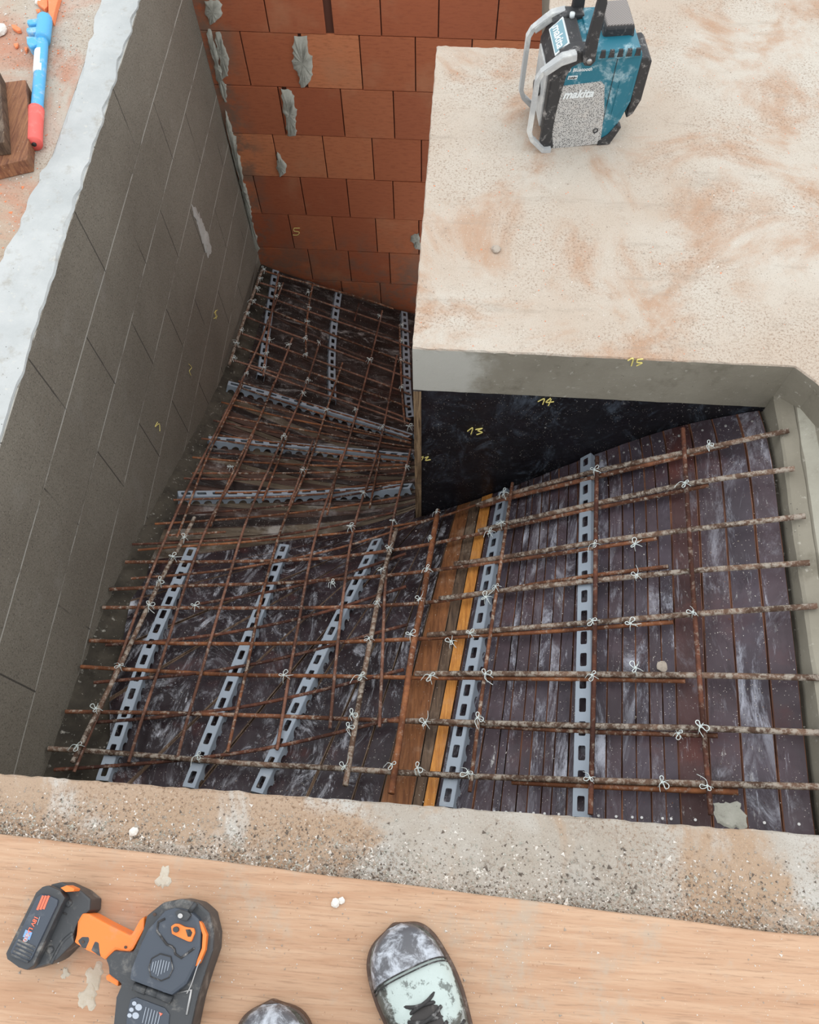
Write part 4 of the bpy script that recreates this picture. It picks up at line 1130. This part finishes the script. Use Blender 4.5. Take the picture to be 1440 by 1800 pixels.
for q in [(362,262),(265,508)]:
    ptub('screw_hole', [(q[0]-9,q[1]),(q[0],q[1]-9),(q[0]+9,q[1]),(q[0],q[1]+9)], ZP+.0525, .0035, 't_black', foot, True)
    pz('screw', [(q[0]+8*math.cos(a),q[1]+8*math.sin(a)) for a in np.linspace(0,5.7,9)], ZP+.0535, ZP+.05, 'sole', 0, foot)
for pts in ([(325,310),(352,322)], [(250,455),(275,462)], [(240,430),(262,352)]):
    ptub('vent_slot', pts, ZP+.0525, .0012, 'lace', foot, n=1)
ptub('housing_rib', [(270,580),(330,470),(385,420)], ZP+.051, .003, 't_black', foot)
# handle
hd = pz('handle', [(432,315),(470,318),(560,368),(690,432),(735,352),(762,330),(760,400),(700,510),(668,532),(610,510),(552,565),(530,545),(455,512),(388,470),(400,440),(408,360)], ZP+.056, ZP+.012, 't_orange', .011)
setp(hd, 'orange handle grip')
pz('grip_insert', [(408,462),(432,438),(470,440),(472,460),(452,505),(430,496)], ZP+.0565, ZP+.04, 't_black', .002, hd)
pz('grip_insert', [(478,512),(500,462),(522,470),(530,545),(512,535)], ZP+.0565, ZP+.04, 't_black', .002, hd)
for q in [(437,467),(662,495)]:
    pz('screw', [(q[0]+8*math.cos(a),q[1]+8*math.sin(a)) for a in np.linspace(0,5.7,9)], ZP+.0575, ZP+.05, 'sole', 0, hd)
# body
bd = pz('housing', [(755,400),(770,330),(860,258),(960,238),(1045,258),(1105,310),(1130,420),(1125,510),(1080,640),(1040,770),(1000,960),(590,960),(610,760),(640,690),(570,640),(570,590),(552,560),(600,512),(700,520)], ZP+.062, ZB, 't_black', .007)
setp(bd, 'black ribbed housing')
pz('trigger', [(556,645),(580,635),(628,660),(622,704),(558,668)], ZP+.055, ZP+.02, 't_orange', .003)
pz('reel_cover', [(778,400),(870,300),(920,285),(1000,300),(1050,345),(1062,410),(1058,500),(1030,600),(985,690),(905,752),(860,735),(680,668),(690,610),(745,470)], ZP+.076, ZP+.05, 't_navy', .005)
pz('wire_reel_rim', [(1030,335),(1065,370),(1090,430),(1082,510),(1052,580),(1030,598),(1040,560),(1064,500),(1068,430),(1050,370)], ZP+.074, ZP+.05, 't_orange', .001)
ptub('cover_groove', [(870,345),(835,362),(828,410),(880,480),(905,490),(920,505),(925,530),(955,552),(1025,500)], ZP+.0765, .0018, 'lace', n=1)
pz('latch', [(900,385),(922,370),(945,372),(975,388),(1022,395),(1028,420),(1008,468),(990,465),(935,440),(905,425)], ZP+.081, ZP+.07, 't_orange', .002)
pz('latch_window', [(978,402),(1003,400),(1014,418),(1006,440),(990,440)], ZP+.0815, ZP+.07, 'lace', .0005)
pz('latch_knob', [(926+16*math.cos(a),402+16*math.sin(a)) for a in np.linspace(0,5.8,12)], ZP+.086, ZP+.07, 't_black', .001)
pz('hinge_bolt', [(920,310),(945,295),(990,308),(1008,325),(985,358),(955,352),(930,330)], ZP+.083, ZP+.06, 't_black', .002)
pz('bolt_head', [(950+14*math.cos(a),330+14*math.sin(a)) for a in np.linspace(0,5.8,12)], ZP+.086, ZP+.07, 'steel', .001)
ptub('cover_strap', [(1000,310),(1035,262)], ZP+.073, .004, 't_black', n=1)
pz('screw', [(815+9*math.cos(a),322+9*math.sin(a)) for a in np.linspace(0,5.7,9)], ZP+.0635, ZP+.05, 'sole', 0)
hx = [(800,555),(845,530),(900,545),(912,610),(890,655),(850,672),(795,650),(785,600)]
pz('warning_plate', hx, ZP+.0775, ZP+.07, 't_navy', .001)
ptub('plate_rim', hx, ZP+.0775, .0009, 'lace', closed=True, n=1)
ang2 = angb
for k in range(7):
    w_k = (13-abs(k-3)*2)*4.2; ptub('print_line', [(893-k*14, 560+abs(k-3)*4), (893-k*14-w_k*.35, 560+abs(k-3)*4+w_k*1.6)], ZP+.0778, .00055, 't_print', n=1)
for a, b in (((705,700),(770,725)), ((775,720),(830,742)), ((830,740),(905,775))):
    ptub('hinge_barrel', [a, b], ZP+.066, .006, 't_black', n=1)
pz('spec_plate', [(688,768),(720,758),(870,815),(895,850),(885,958),(660,958),(668,850)], ZP+.064, ZP+.05, 't_navy', .002)
for q in [(708,792),(693,825),(683,855)]:
    pz('symbol', [(q[0]+12*math.cos(a),q[1]+12*math.sin(a)) for a in np.linspace(0,5.7,10)], ZP+.0648, ZP+.06, 't_print', 0)
for q in [(731,812),(715,856)]:
    pz('symbol', [(q[0]+18*math.cos(a),q[1]+18*math.sin(a)) for a in np.linspace(0,5.8,12)], ZP+.0648, ZP+.06, 't_print', 0)
for k in range(6):
    ptub('print_line', [(846-k*15, 840-k*6), (826-k*15, 925-k*6)], ZP+.0645, .0006, 't_print', n=1)
pz('warning_triangle', [(838,838),(858,846),(846,858)], ZP+.065, ZP+.06, 't_red', 0)
pz('wire_guide', [(935,735),(1010,720),(1030,735),(1000,900),(985,958),(930,958),(945,860),(970,780)], ZP+.060, ZP+.02, 't_black', .004)
ptub('tie_wire', [(1060,560),(1040,600),(1010,690),(985,740)], ZP+.078, .0009, 'steel')
ptub('wire_guide_edge', [(935,735),(1010,720),(985,850)], ZP+.063, .002, 'steel', n=1)

# ------------------------------------------------------------ jobsite radio on the slab
M['r_teal'] = mat_simple('radio_teal', (.012,.145,.205), .45, dirt=(.42,.56,.60), damt=.75, dsc=24, thr=.50, bump=.2)
M['r_black'] = mat_simple('radio_black', (.028,.028,.030), .55, dirt=(.42,.40,.38), damt=.8, dsc=40, thr=.52, bump=.3)
M['r_grey'] = mat_simple('radio_bar_grey', (.42,.43,.43), .5, dirt=(.72,.72,.68), damt=.7, dsc=12, thr=.45)
M['r_white'] = mat_simple('radio_print', (.72,.76,.76), .6)
n_ = NB('radio_grille'); 
chk = n_.voro(330); n_b = n_.mix(n_.rng(chk, .30, .42, 1, 0), (.47,.46,.44), (.05,.05,.05))
n_b = n_.mix(n_.rng(n_.noise(40, 5, .7), .5, .7, 0, .35), n_b, (.6,.55,.5))
M['r_grille'] = n_.fin(n_b, .6, n_.bump(n_.rng(chk, .30, .42), .5, .001))
O2 = gz((968,262), 0); O2 = Vector((O2[0], O2[1], 0)); YAW = math.radians(8.5)
rd = empty('jobsite_radio', O2, YAW); setp(rd, 'teal and black jobsite radio with carrying handle standing on the slab', 'radio')
RT = Matrix.Translation(O2) @ Matrix.Rotation(YAW, 4, 'Z')
du = np.array([math.cos(YAW), math.sin(YAW), 0]); dvv = np.array([-math.sin(YAW), math.cos(YAW), 0]); o2 = np.array(O2)
def rl(p, v=0.0):
    r = ray(p); c = np.array([0,0,S]); t = ((o2+dvv*v-c)@dvv)/(r@dvv); q = c+t*r-o2
    return (float(q@du), float(q[2]))
RW = .150
def rpr(name, poly_uw, v0, v1, mat, bev=.004, parent=None):
    bm = prism([(p[0], p[1]) for p in poly_uw], 0, 1, 0)
    for v_ in bm.verts: v_.co = Vector((v_.co.x, v0+(v1-v0)*v_.co.z, v_.co.y))
    bmesh.ops.recalc_face_normals(bm, faces=bm.faces)
    if bev: bmesh.ops.bevel(bm, geom=list(bm.edges), offset=bev, segments=2, affect='EDGES', profile=.6, clamp_overlap=True)
    for v_ in bm.verts: v_.co = RT @ v_.co
    return from_bm(name, bm, M[mat], parent or rd)
# profile (depth u, height w) of the body seen from the side
body = [(.000,.002),(.130,.002),(.150,.030),(.166,.075),(.178,.120),(.178,.236),(.160,.258),(.060,.258),(.028,.250),(.012,.225),(-.004,.200),(-.006,.060)]
bo = rpr('body', body, .004, RW-.004, 'r_teal', .006); setp(bo, 'scratched teal body shell')
rpr('front_frame', [(-.012,.004),(.008,.000),(-.002,.05),(.000,.120),(.008,.200),(.020,.232),(.040,.250),(.042,.262),(.010,.262),(-.018,.232),(-.030,.200),(-.030,.050)], 0, RW, 'r_black', .005)
gr_px = [(981,152),(1057,143),(1063,150),(1062,200),(1055,252),(969,262),(966,250)]
rpr('speaker_grille', [rl(p, .003) for p in gr_px], .0015, .012, 'r_grille', .001)
rpr('corner_bumper', [(.008,.222),(.032,.236),(.060,.240),(.060,.266),(.018,.268),(-.014,.252)], -.003, .03, 'r_black', .004)
rpr('corner_bumper', [(.008,.222),(.032,.236),(.060,.240),(.060,.266),(.018,.268),(-.014,.252)], RW-.03, RW+.003, 'r_black', .004)
rpr('shoulder', [(.055,.240),(.175,.240),(.172,.252),(.150,.262),(.055,.262)], -.002, RW+.002, 'r_teal', .003)
rpr('seam', [(.1195,.03),(.1205,.03),(.1205,.25),(.1195,.25)], .0025, .006, 'lace', 0)
rpr('side_panel', [(.136,.075),(.150,.080),(.166,.110),(.168,.190),(.146,.190),(.138,.180)], .0022, .006, 'r_teal', .001)
rpr('battery_cover_lid', [(.088,.255),(.162,.255),(.158,.284),(.092,.284)], .045, .135, 'r_black', .006)
n_ = NB('radio_top_mesh'); wav = n_.n('ShaderNodeTexWave'); wav.inputs['Scale'].default_value = 75; n_.l(n_.mapped((1,1,1),(0,0,.8)), wav.inputs['Vector'])
M['r_mesh'] = n_.fin(n_.mix(n_.rng(wav.outputs['Fac'], .3, .7), (.16,.14,.13), (.30,.27,.25)), .6)
lid = rpr('vent_grille', [(.094,.283),(.156,.283),(.154,.287),(.096,.287)], .049, .132, 'r_mesh', .001)
for k in range(5):
    u = .075+k*.020; rpr('shoulder_slot', [(u,.245),(u+.014,.245),(u+.012,.2625),(u+.002,.2625)], -.0028, .002, 'r_black', .0005)
pk_ = rpr('battery_pack', [(.178,.070),(.192,.082),(.204,.120),(.204,.222),(.194,.234),(.176,.232)], .006, .095, 'r_black', .005); setp(pk_, 'grey-black rear pack')
rpr('foot', [(.118,.000),(.150,.000),(.170,.050),(.158,.060),(.140,.030),(.118,.014)], .0, .02, 'r_black', .003)
rpr('foot', [(.118,.000),(.150,.000),(.170,.050),(.158,.060),(.140,.030),(.118,.014)], RW-.02, RW, 'r_black', .003)
# display on the sloping front top
bm = prism([(0,0),(1,0),(1,1),(0,1)], 0, 1, 0)
def fr_pt(u0,w0,u1,w1,v0,v1,off):
    a = Vector((u0, v0, w0)); d = Vector((u1-u0, 0, w1-w0)); nrm = Vector((-(w1-w0), 0, (u1-u0))).normalized()
    return a, d, nrm
a, d, nrm = fr_pt(-.0185,.2335,.0105,.2635, .035, .115, 0)
for v_ in bm.verts: v_.co = RT @ (a+d*(.02+.96*v_.co.x)+Vector((0,-.006+(.092)*v_.co.y,0))+nrm*(-.004+.006*v_.co.z))
setp(from_bm('name_plate', bm, M['r_white'], rd), 'pale blue plate with brand lettering')
bm = prism([(0,0),(1,0),(1,1),(0,1)], 0, 1, 0)
for v_ in bm.verts: v_.co = RT @ (a+d*(.09+.82*v_.co.x)+Vector((0,(.080)*v_.co.y,0))+nrm*(-.003+.006*v_.co.z))
from_bm('name_plate_inlay', bm, mat_simple('plate_blue', (.20,.36,.42), .5), rd)
X_ = Vector((0,-1,0)); Y_ = d.normalized(); Z_ = X_.cross(Y_)
Tt = Matrix((( X_.x,Y_.x,Z_.x,0),(X_.y,Y_.y,Z_.y,0),(X_.z,Y_.z,Z_.z,0),(0,0,0,1)))
org = a+d*.27+Vector((0,.079,0))+nrm*.0034
text_mesh('brand_lettering', 'makita', .030, M['r_white'], RT @ Matrix.Translation(org) @ Tt, rd, shear=.3, bold=.0007, xs=.95)
# front face panel + knobs (left, steep view)
rpr('front_panel', [(-.034,.055),(-.026,.055),(-.026,.195),(-.034,.195)], .02, RW-.02, 'r_grey', .001)
kb = tube('dial_knob', [RT @ Vector((-.032,.075,.12)), RT @ Vector((-.046,.075,.12))], .018, M['r_black'], rd, 20)
# roll bars at both ends
for v in (-.004, RW-.004):
    pts = [(.018,.262),(-.020,.248),(-.052,.222),(-.060,.205),(-.062,.060),(-.054,.040),(-.022,.006),(-.002,.004)]
    V, Fc = [], []
    q = [Vector((p[0], v, p[1])) for p in pts]; n = len(q)
    for i in range(n):
        t = (q[min(i+1,n-1)]-q[max(i-1,0)]).normalized(); sn = Vector((-t.z,0,t.x)); wv_ = .0075 if 1 < i < 6 else .0095
        for (aa, bb) in ((-.005,-wv_),(.005,-wv_),(.006,0),(.005,wv_),(-.005,wv_),(-.006,0)):
            V.append(RT @ (q[i]+sn*aa+Vector((0,bb,0))))
    for i in range(n-1):
        for k in range(6): Fc.append((i*6+k, i*6+(k+1)%6, (i+1)*6+(k+1)%6, (i+1)*6+k))
    Fc += [tuple(range(6))[::-1], tuple((n-1)*6+k for k in range(6))]
    o = mk('roll_bar', V, Fc, M['r_grey'], rd); setp(o, 'pale grey roll bar')
    rpr('bar_corner', [(.020,.268),(-.012,.262),(-.050,.228),(-.046,.214),(-.010,.240),(.022,.250)], v-.010, v+.010, 'r_grey', .003)
# black leg at the front lower edge
rpr('front_leg', [(-.026,.20),(-.004,.21),(-.002,.02),(-.012,.002),(-.030,.02)], -.002, .016, 'r_black', .003)
rpr('front_leg', [(-.026,.20),(-.004,.21),(-.002,.02),(-.012,.002),(-.030,.02)], RW-.016, RW+.002, 'r_black', .003)
# handle: two arms and a crossbar
hp = [(.050,.250),(.050,.272),(.040,.330),(.046,.385)]
for v in (-.010, RW+.002):
    rpr('handle_arm', [(.034,.250),(.040,.238),(.056,.236),(.064,.248),(.062,.300),(.064,.380),(.058,.402),(.044,.402),(.042,.372),(.036,.300)], v-.006, v+.010, 'r_black', .004)
    tube('pivot_screw', [RT @ Vector((.049, v-.0055 if v < 0 else v+.009, .2505)), RT @ Vector((.049, v-.0085 if v < 0 else v+.013, .2505))], .0062, M['steel'], rd, 14)
ht = tube('handle_grip', [RT @ Vector((.052, -.012, .394)), RT @ Vector((.052, RW+.008, .394))], .012, M['r_black'], rd, 14)
tube('antenna_cap', [RT @ Vector((.030, .120, .262)), RT @ Vector((.030, .120, .272))], .006, M['r_white'], rd, 12)
# lettering on the side
def side_T(u, w_, ang=0, v=.0008):
    # text x along +u, y along +w, facing -v
    B_ = Matrix(((1,0,0,0),(0,0,-1,0),(0,1,0,0),(0,0,0,1)))
    return RT @ Matrix.Translation((u, v, w_)) @ B_ @ Matrix.Rotation(ang, 4, 'Z')
u, w_ = rl((989,174)); text_mesh('brand_lettering', 'makita', .0295, M['r_white'], side_T(u, w_, .0, .0008), rd, shear=.3, bold=.001, xs=.92)
u, w_ = rl((1007,128)); text_mesh('printed_lettering', 'Bluetooth', .0125, M['r_white'], side_T(u, w_, .0, .0035), rd, shear=.1, bold=.0002, xs=.9)
u, w_ = rl((1001.5,125)); 
tube('wireless_mark', [RT @ Vector((u+.0032*math.cos(t), .0035, w_+.0045*math.sin(t))) for t in np.linspace(0, 2*math.pi, 16)], .0011, M['r_white'], rd, 5)
tube('wireless_mark', [RT @ Vector((u+x_, .003, w_+y_)) for x_, y_ in ((-.0018,-.0022),(.0018,.0015),(0,.0035),(0,-.0035),(.0018,-.0015),(-.0018,.0022))], .0004, M['r_white'], rd, 5)
u, w_ = rl((999,141)); 
rpr('dab_mark', [(u-.001,w_-.001),(u+.021,w_-.001),(u+.022,w_+.008),(u,w_+.008)], .0028, .006, 'r_white', .0006)
text_mesh('printed_lettering', 'DAB+', .0075, M['r_black'], side_T(u+.001, w_+.0008, .0, .0024), rd, bold=.0002)
u, w_ = rl((1047,230)); 
tube('speaker_badge', [RT @ Vector((u+.0055*math.cos(t), .0008, w_+.0055*math.sin(t))) for t in np.linspace(0, 2*math.pi, 18)], .0016, M['r_black'], rd, 6)

# ------------------------------------------------------------ blue hand tool with red grip, upper left
M['b_blue'] = mat_simple('worn_blue_paint', (.085,.40,.72), .5, dirt=(.55,.58,.56), damt=.75, dsc=22, thr=.50)
M['b_red'] = mat_simple('red_rubber', (.78,.12,.10), .55, dirt=(.85,.45,.38), damt=.4, dsc=14)
M['b_white'] = mat_simple('white_label', (.78,.80,.80), .6, dirt=(.6,.55,.5), damt=.3)
bt_o = gz((66,150), 0); bt = empty('hand_bender', (bt_o[0], bt_o[1], 0)); setp(bt, 'blue steel bending tool with red rubber grip lying on the dusty slab', 'hand tool')
def L0(x, y): return (x/5.625, y/5.625)
def ztube(name, pts, z, r, mat, parent=None, n=4):
    q = [Vector(gz(L0(*p), z)) for p in pts]; return tube(name, catmull(q, n), r, M[mat], parent or bt, 14)
sh = ztube('shaft', [(425,240),(415,500),(385,850),(360,1120)], .020, .0155, 'b_blue')
ztube('head', [(442,185),(440,240),(420,400)], .022, .020, 'b_blue')
ztube('sticker', [(402,520),(388,740)], .0205, .0160, 'b_white')
ga = ztube('grip', [(358,1085),(352,1150),(345,1230),(340,1330),(338,1425)], .022, .0205, 'b_red'); setp(ga, 'red rubber grip')
ztube('grip_end_hole', [(338,1426),(338,1432)], .022, .006, 'lace', ga)
for y_ in (225, 320, 415):
    poly = [tuple(gz(L0(*p), .03)[:2]) for p in [(275,y_-22),(390,y_-35),(400,y_+18),(300,y_+30),(268,y_+10)]]
    if y_ == 415: poly = [tuple(gz(L0(*p), .03)[:2]) for p in [(262,370),(380,372),(375,450),(300,480),(270,440)]]
    bm = prism(poly[::-1], .004, .034 if y_ != 320 else .038, .004)
    from_bm('jaw', bm, M['b_blue'], bt)

# ------------------------------------------------------------ old timbers, upper left
def timber(name, px, zt, zb, mat, label, cat='timber'):
    poly = [tuple(gz(p, zt)[:2]) for p in px]
    ar = sum(poly[i][0]*poly[(i+1)%len(poly)][1]-poly[(i+1)%len(poly)][0]*poly[i][1] for i in range(len(poly)))
    if ar < 0: poly = poly[::-1]
    return setp(from_bm(name, prism(poly, zb, zt, .002), M[mat]), label, cat)
timber('timber_block', [(3,145),(45,140),(51,225),(48,280),(-22,296),(-30,150)], .040, .001, 'old_wood', 'reddish dark oiled timber board lying flat beside the blue tool')
timber('timber_block', [(-40,120),(-1,125),(4,190),(8,250),(-10,252),(-45,250)], .078, .0415, 'dark_wood', 'dark timber offcut lying on top of the reddish board, cut by the photo edge')

# ------------------------------------------------------------ brick shards and pebbles
M['shard'] = mat_simple('orange_brick_shard', (.80,.24,.10), .85, dirt=(.6,.35,.22), damt=.4, dsc=60, bump=.4)
M['pebble'] = mat_simple('grey_pebble', (.40,.34,.28), .9, dirt=(.2,.17,.14), damt=.7, dsc=80, bump=.4)
M['pebble_w'] = mat_simple('white_crumb', (.72,.68,.62), .9, dirt=(.5,.42,.35), damt=.5, dsc=80, bump=.4)
def rock(name, p, r, mat, label, cat, z=0, grp=None, flat=.5, el=1.0, rot=None):
    bm = bmesh.new(); bmesh.ops.create_icosphere(bm, subdivisions=2, radius=1)
    a = rng.uniform(0, 6.28) if rot is None else rot
    for v in bm.verts:
        k = 1+rng.uniform(-.16,.16); v.co = Vector((v.co.x*k*el, v.co.y*k, v.co.z*flat*(1+rng.uniform(-.15,.15))))
        v.co = Matrix.Rotation(a, 3, 'Z') @ v.co * r
    mz = min(v.co.z for v in bm.verts)
    for v in bm.verts: v.co += Vector((p[0], p[1], z-mz*.85))
    return setp(from_bm(name, bm, M[mat]), label, cat, grp)
def shard(pts, zt, label, crop=True):
    poly = [tuple(gz(L0(*p) if crop else p, zt)[:2]) for p in pts]
    ar = sum(poly[i][0]*poly[(i+1)%len(poly)][1]-poly[(i+1)%len(poly)][0]*poly[i][1] for i in range(len(poly)))
    if ar < 0: poly = poly[::-1]
    return setp(from_bm('brick_shard', prism(poly, .0005, zt, .002), M['shard']), label, 'brick shard')
shard([(470,-60),(590,-60),(548,80),(520,200),(505,200),(478,110)], .018, 'long pointed orange brick shard above the blue tool head')
shard([(372,-40),(470,-50),(470,60),(440,90),(400,60),(365,30)], .012, 'broad orange brick shard at the top edge left of the pointed one')
shard([(110,240),(150,242),(200,275),(205,300),(170,305),(120,275)], .010, 'small oval orange brick flake left of the blue tool head')
shard([(350,90),(395,85),(400,115),(370,122)], .007, 'tiny orange brick chip just above the blue jaws')
shard([(130,430),(180,420),(175,455),(150,470)], .007, 'small orange brick chip left of the blue shaft')
shard([(240,460),(275,465),(262,500),(242,495)], .008, 'small red brick chip touching the lowest blue jaw')
rock('pebble', gz((2,58))[:2], .022, 'pebble_w', 'whitish stone at the left photo edge', 'pebble')
rock('pebble', gz((872,440))[:2], .011, 'pebble', 'lone grey pebble in the middle of the right slab', 'pebble')
rock('pebble', gz((71,6))[:2], .014, 'pebble_w', 'pale stone lying on the broad orange brick shard', 'pebble')
rock('cement_crumb', gz((590,1587), ZP)[:2], .0075, 'pebble_w', 'larger white crumb on the plank above the boots', 'crumb', ZP)
rock('cement_crumb', gz((601,1583), ZP)[:2], .0055, 'pebble_w', 'smaller white crumb on the plank beside the larger one', 'crumb', ZP)
rock('cement_crumb', gz((236,1462), .0)[:2], .008, 'pebble_w', 'white crumb by the plank edge on the near concrete', 'crumb', 0)
q = un((1164,1172), .002); rock('cement_lump', q[:2], .013, 'pebble', 'flat grey-green cement lump on the purple-brown boards', 'crumb', q[2]-.002, flat=.25)
# cement skin patches splashed on boards
def splash(pts, label, mat='mortar_dark', th=.0018, surf=None):
    q = [un(p, .001) for p in pts]; P = resample(q+[q[0]], .006)[:-1]; N = len(P); c = P.mean(0)
    P[:, :2] += rng.randn(N, 2)*.002
    def zz(p): return (p[0], p[1], hz(p[0], p[1])+.0016)
    V = [zz(P[i]) for i in range(N)]+[(*(c[:2]+(P[i,:2]-c[:2])*.8), hz(*(c[:2]+(P[i,:2]-c[:2])*.8))+.0016+th) for i in range(N)]
    Fc = [(i,(i+1)%N,N+(i+1)%N,N+i) for i in range(N)]+[tuple(range(N,2*N))]
    return setp(mk('cement_splash', V, Fc, M[mat], smooth=False), label, 'cement splash')
splash([(1256,1412),(1300,1408),(1312,1440),(1312,1457),(1285,1458),(1262,1446),(1254,1430)], 'pale dried cement patch on the boards near the front edge')
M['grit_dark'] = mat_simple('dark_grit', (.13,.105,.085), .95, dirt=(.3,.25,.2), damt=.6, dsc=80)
# loose grit: nobody could count it
def grit(name, n, xy, zf, r0, r1, mats, label):
    V, Fc, fm = [], [], []
    base = [(1,0,0),(-.5,.87,0),(-.5,-.87,0),(0,0,.9)]
    for i in range(n):
        x, y = xy(); z = zf(x, y); r = rng.uniform(r0, r1)**1.0*(1 if rng.rand() < .93 else 1.8); a = rng.uniform(0, 6.28); el = rng.uniform(.6,1.8)
        o = len(V)
        for b in base:
            bx, by = b[0]*el, b[1]; V.append((x+(bx*math.cos(a)-by*math.sin(a))*r, y+(bx*math.sin(a)+by*math.cos(a))*r, z+b[2]*r*.8+(-.0003)))
        Fc += [(o,o+1,o+3),(o+1,o+2,o+3),(o+2,o,o+3)]; k = rng.randint(len(mats)); fm += [k]*3
    return setp(mk(name, V, Fc, [M[m_] for m_ in mats], fm=fm), label, 'grit', kind='stuff')
ang_pl = math.atan2(dv[1], dv[0])
def xy_pl():
    t = rng.uniform(-.65, .75); s_ = rng.uniform(.004, .42); q = (e0+e1)/2+dv*t+nv_*s_; return q[0], q[1]
grit('sawdust_crumbs', 1500, xy_pl, lambda x, y: ZP+.0005, .0005, .0016, ['pebble_w','plank','pebble'], 'pale sand crumbs and sawdust scattered over the plank')
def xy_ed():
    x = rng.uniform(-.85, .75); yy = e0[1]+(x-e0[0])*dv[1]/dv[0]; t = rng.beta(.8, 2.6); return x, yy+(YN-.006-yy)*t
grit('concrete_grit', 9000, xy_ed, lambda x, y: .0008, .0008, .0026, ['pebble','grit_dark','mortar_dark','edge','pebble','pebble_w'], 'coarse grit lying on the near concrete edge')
def xy_r():
    while True:
        x = rng.uniform(X0+.01, 1.25); y = rng.uniform(Y0+.01, 2.6)
        if x < XR+.09 and y < Y0: continue
        if y > YT and x < XG+.01: continue
        return x, y
grit('slab_grit', 2600, xy_r, lambda x, y: .0005, .0006, .0018, ['pebble','pebble_w','pebble','shard'], 'fine grit sprinkled over the right slab')
def xy_l(): 
    return rng.uniform(-1.6, XL-.12), rng.uniform(.5, 2.6)
grit('brick_dust_grit', 4200, xy_l, lambda x, y: .0008, .0007, .003, ['shard','pebble_w','slab_left','pebble'], 'brick crumbs and dust on the left slab')
def xy_b():
    while True:
        x = rng.uniform(XL+.02, XR-.01); y = rng.uniform(YN+.01, YB-.02)
        if x > X0-.01 and y > Y0-.01: continue
        return x, y
grit('cement_crumbs', 2600, xy_b, lambda x, y: hz(x, y)+.0012, .0005, .0015, ['pebble_w','pebble_w','pebble','rust_orange'], 'pale crumbs scattered over all the form boards')

def splat(c, r, label, el=1.3):
    q = gz(c, ZP+.0004); N = 26; ph = rng.uniform(0, 6.28, 4)
    V = []
    for k, (f_, dz) in enumerate(((1, 0), (.8, .0011))):
        for i in range(N):
            a = 2*math.pi*i/N; rr = r*f_*(1+.22*math.sin(3*a+ph[0])+.15*math.sin(5*a+ph[1])+.1*math.sin(9*a+ph[2]))
            V.append((q[0]+rr*math.cos(a), q[1]+rr*el*math.sin(a), q[2]+dz))
    Fc = [(i,(i+1)%N,N+(i+1)%N,N+i) for i in range(N)]+[tuple(range(N,2*N))]
    return setp(mk('cement_splash', V, Fc, M['splat']), label, 'cement splash')
M['splat'] = mat_concrete('dried_splash', (.46,.40,.31), (.56,.50,.41), (.45,.33,.22), sc=40)
splat((288,1543), .011, 'pale dried cement drip above the tying tool handle on the plank', 1.5)
splat((167,1714), .013, 'pale dried cement splash below the orange handle, upper of two')
splat((155,1752), .014, 'pale dried cement splash below the orange handle, lower of two')
splat((115,1711), .006, 'small pale cement dot beside the battery pack')
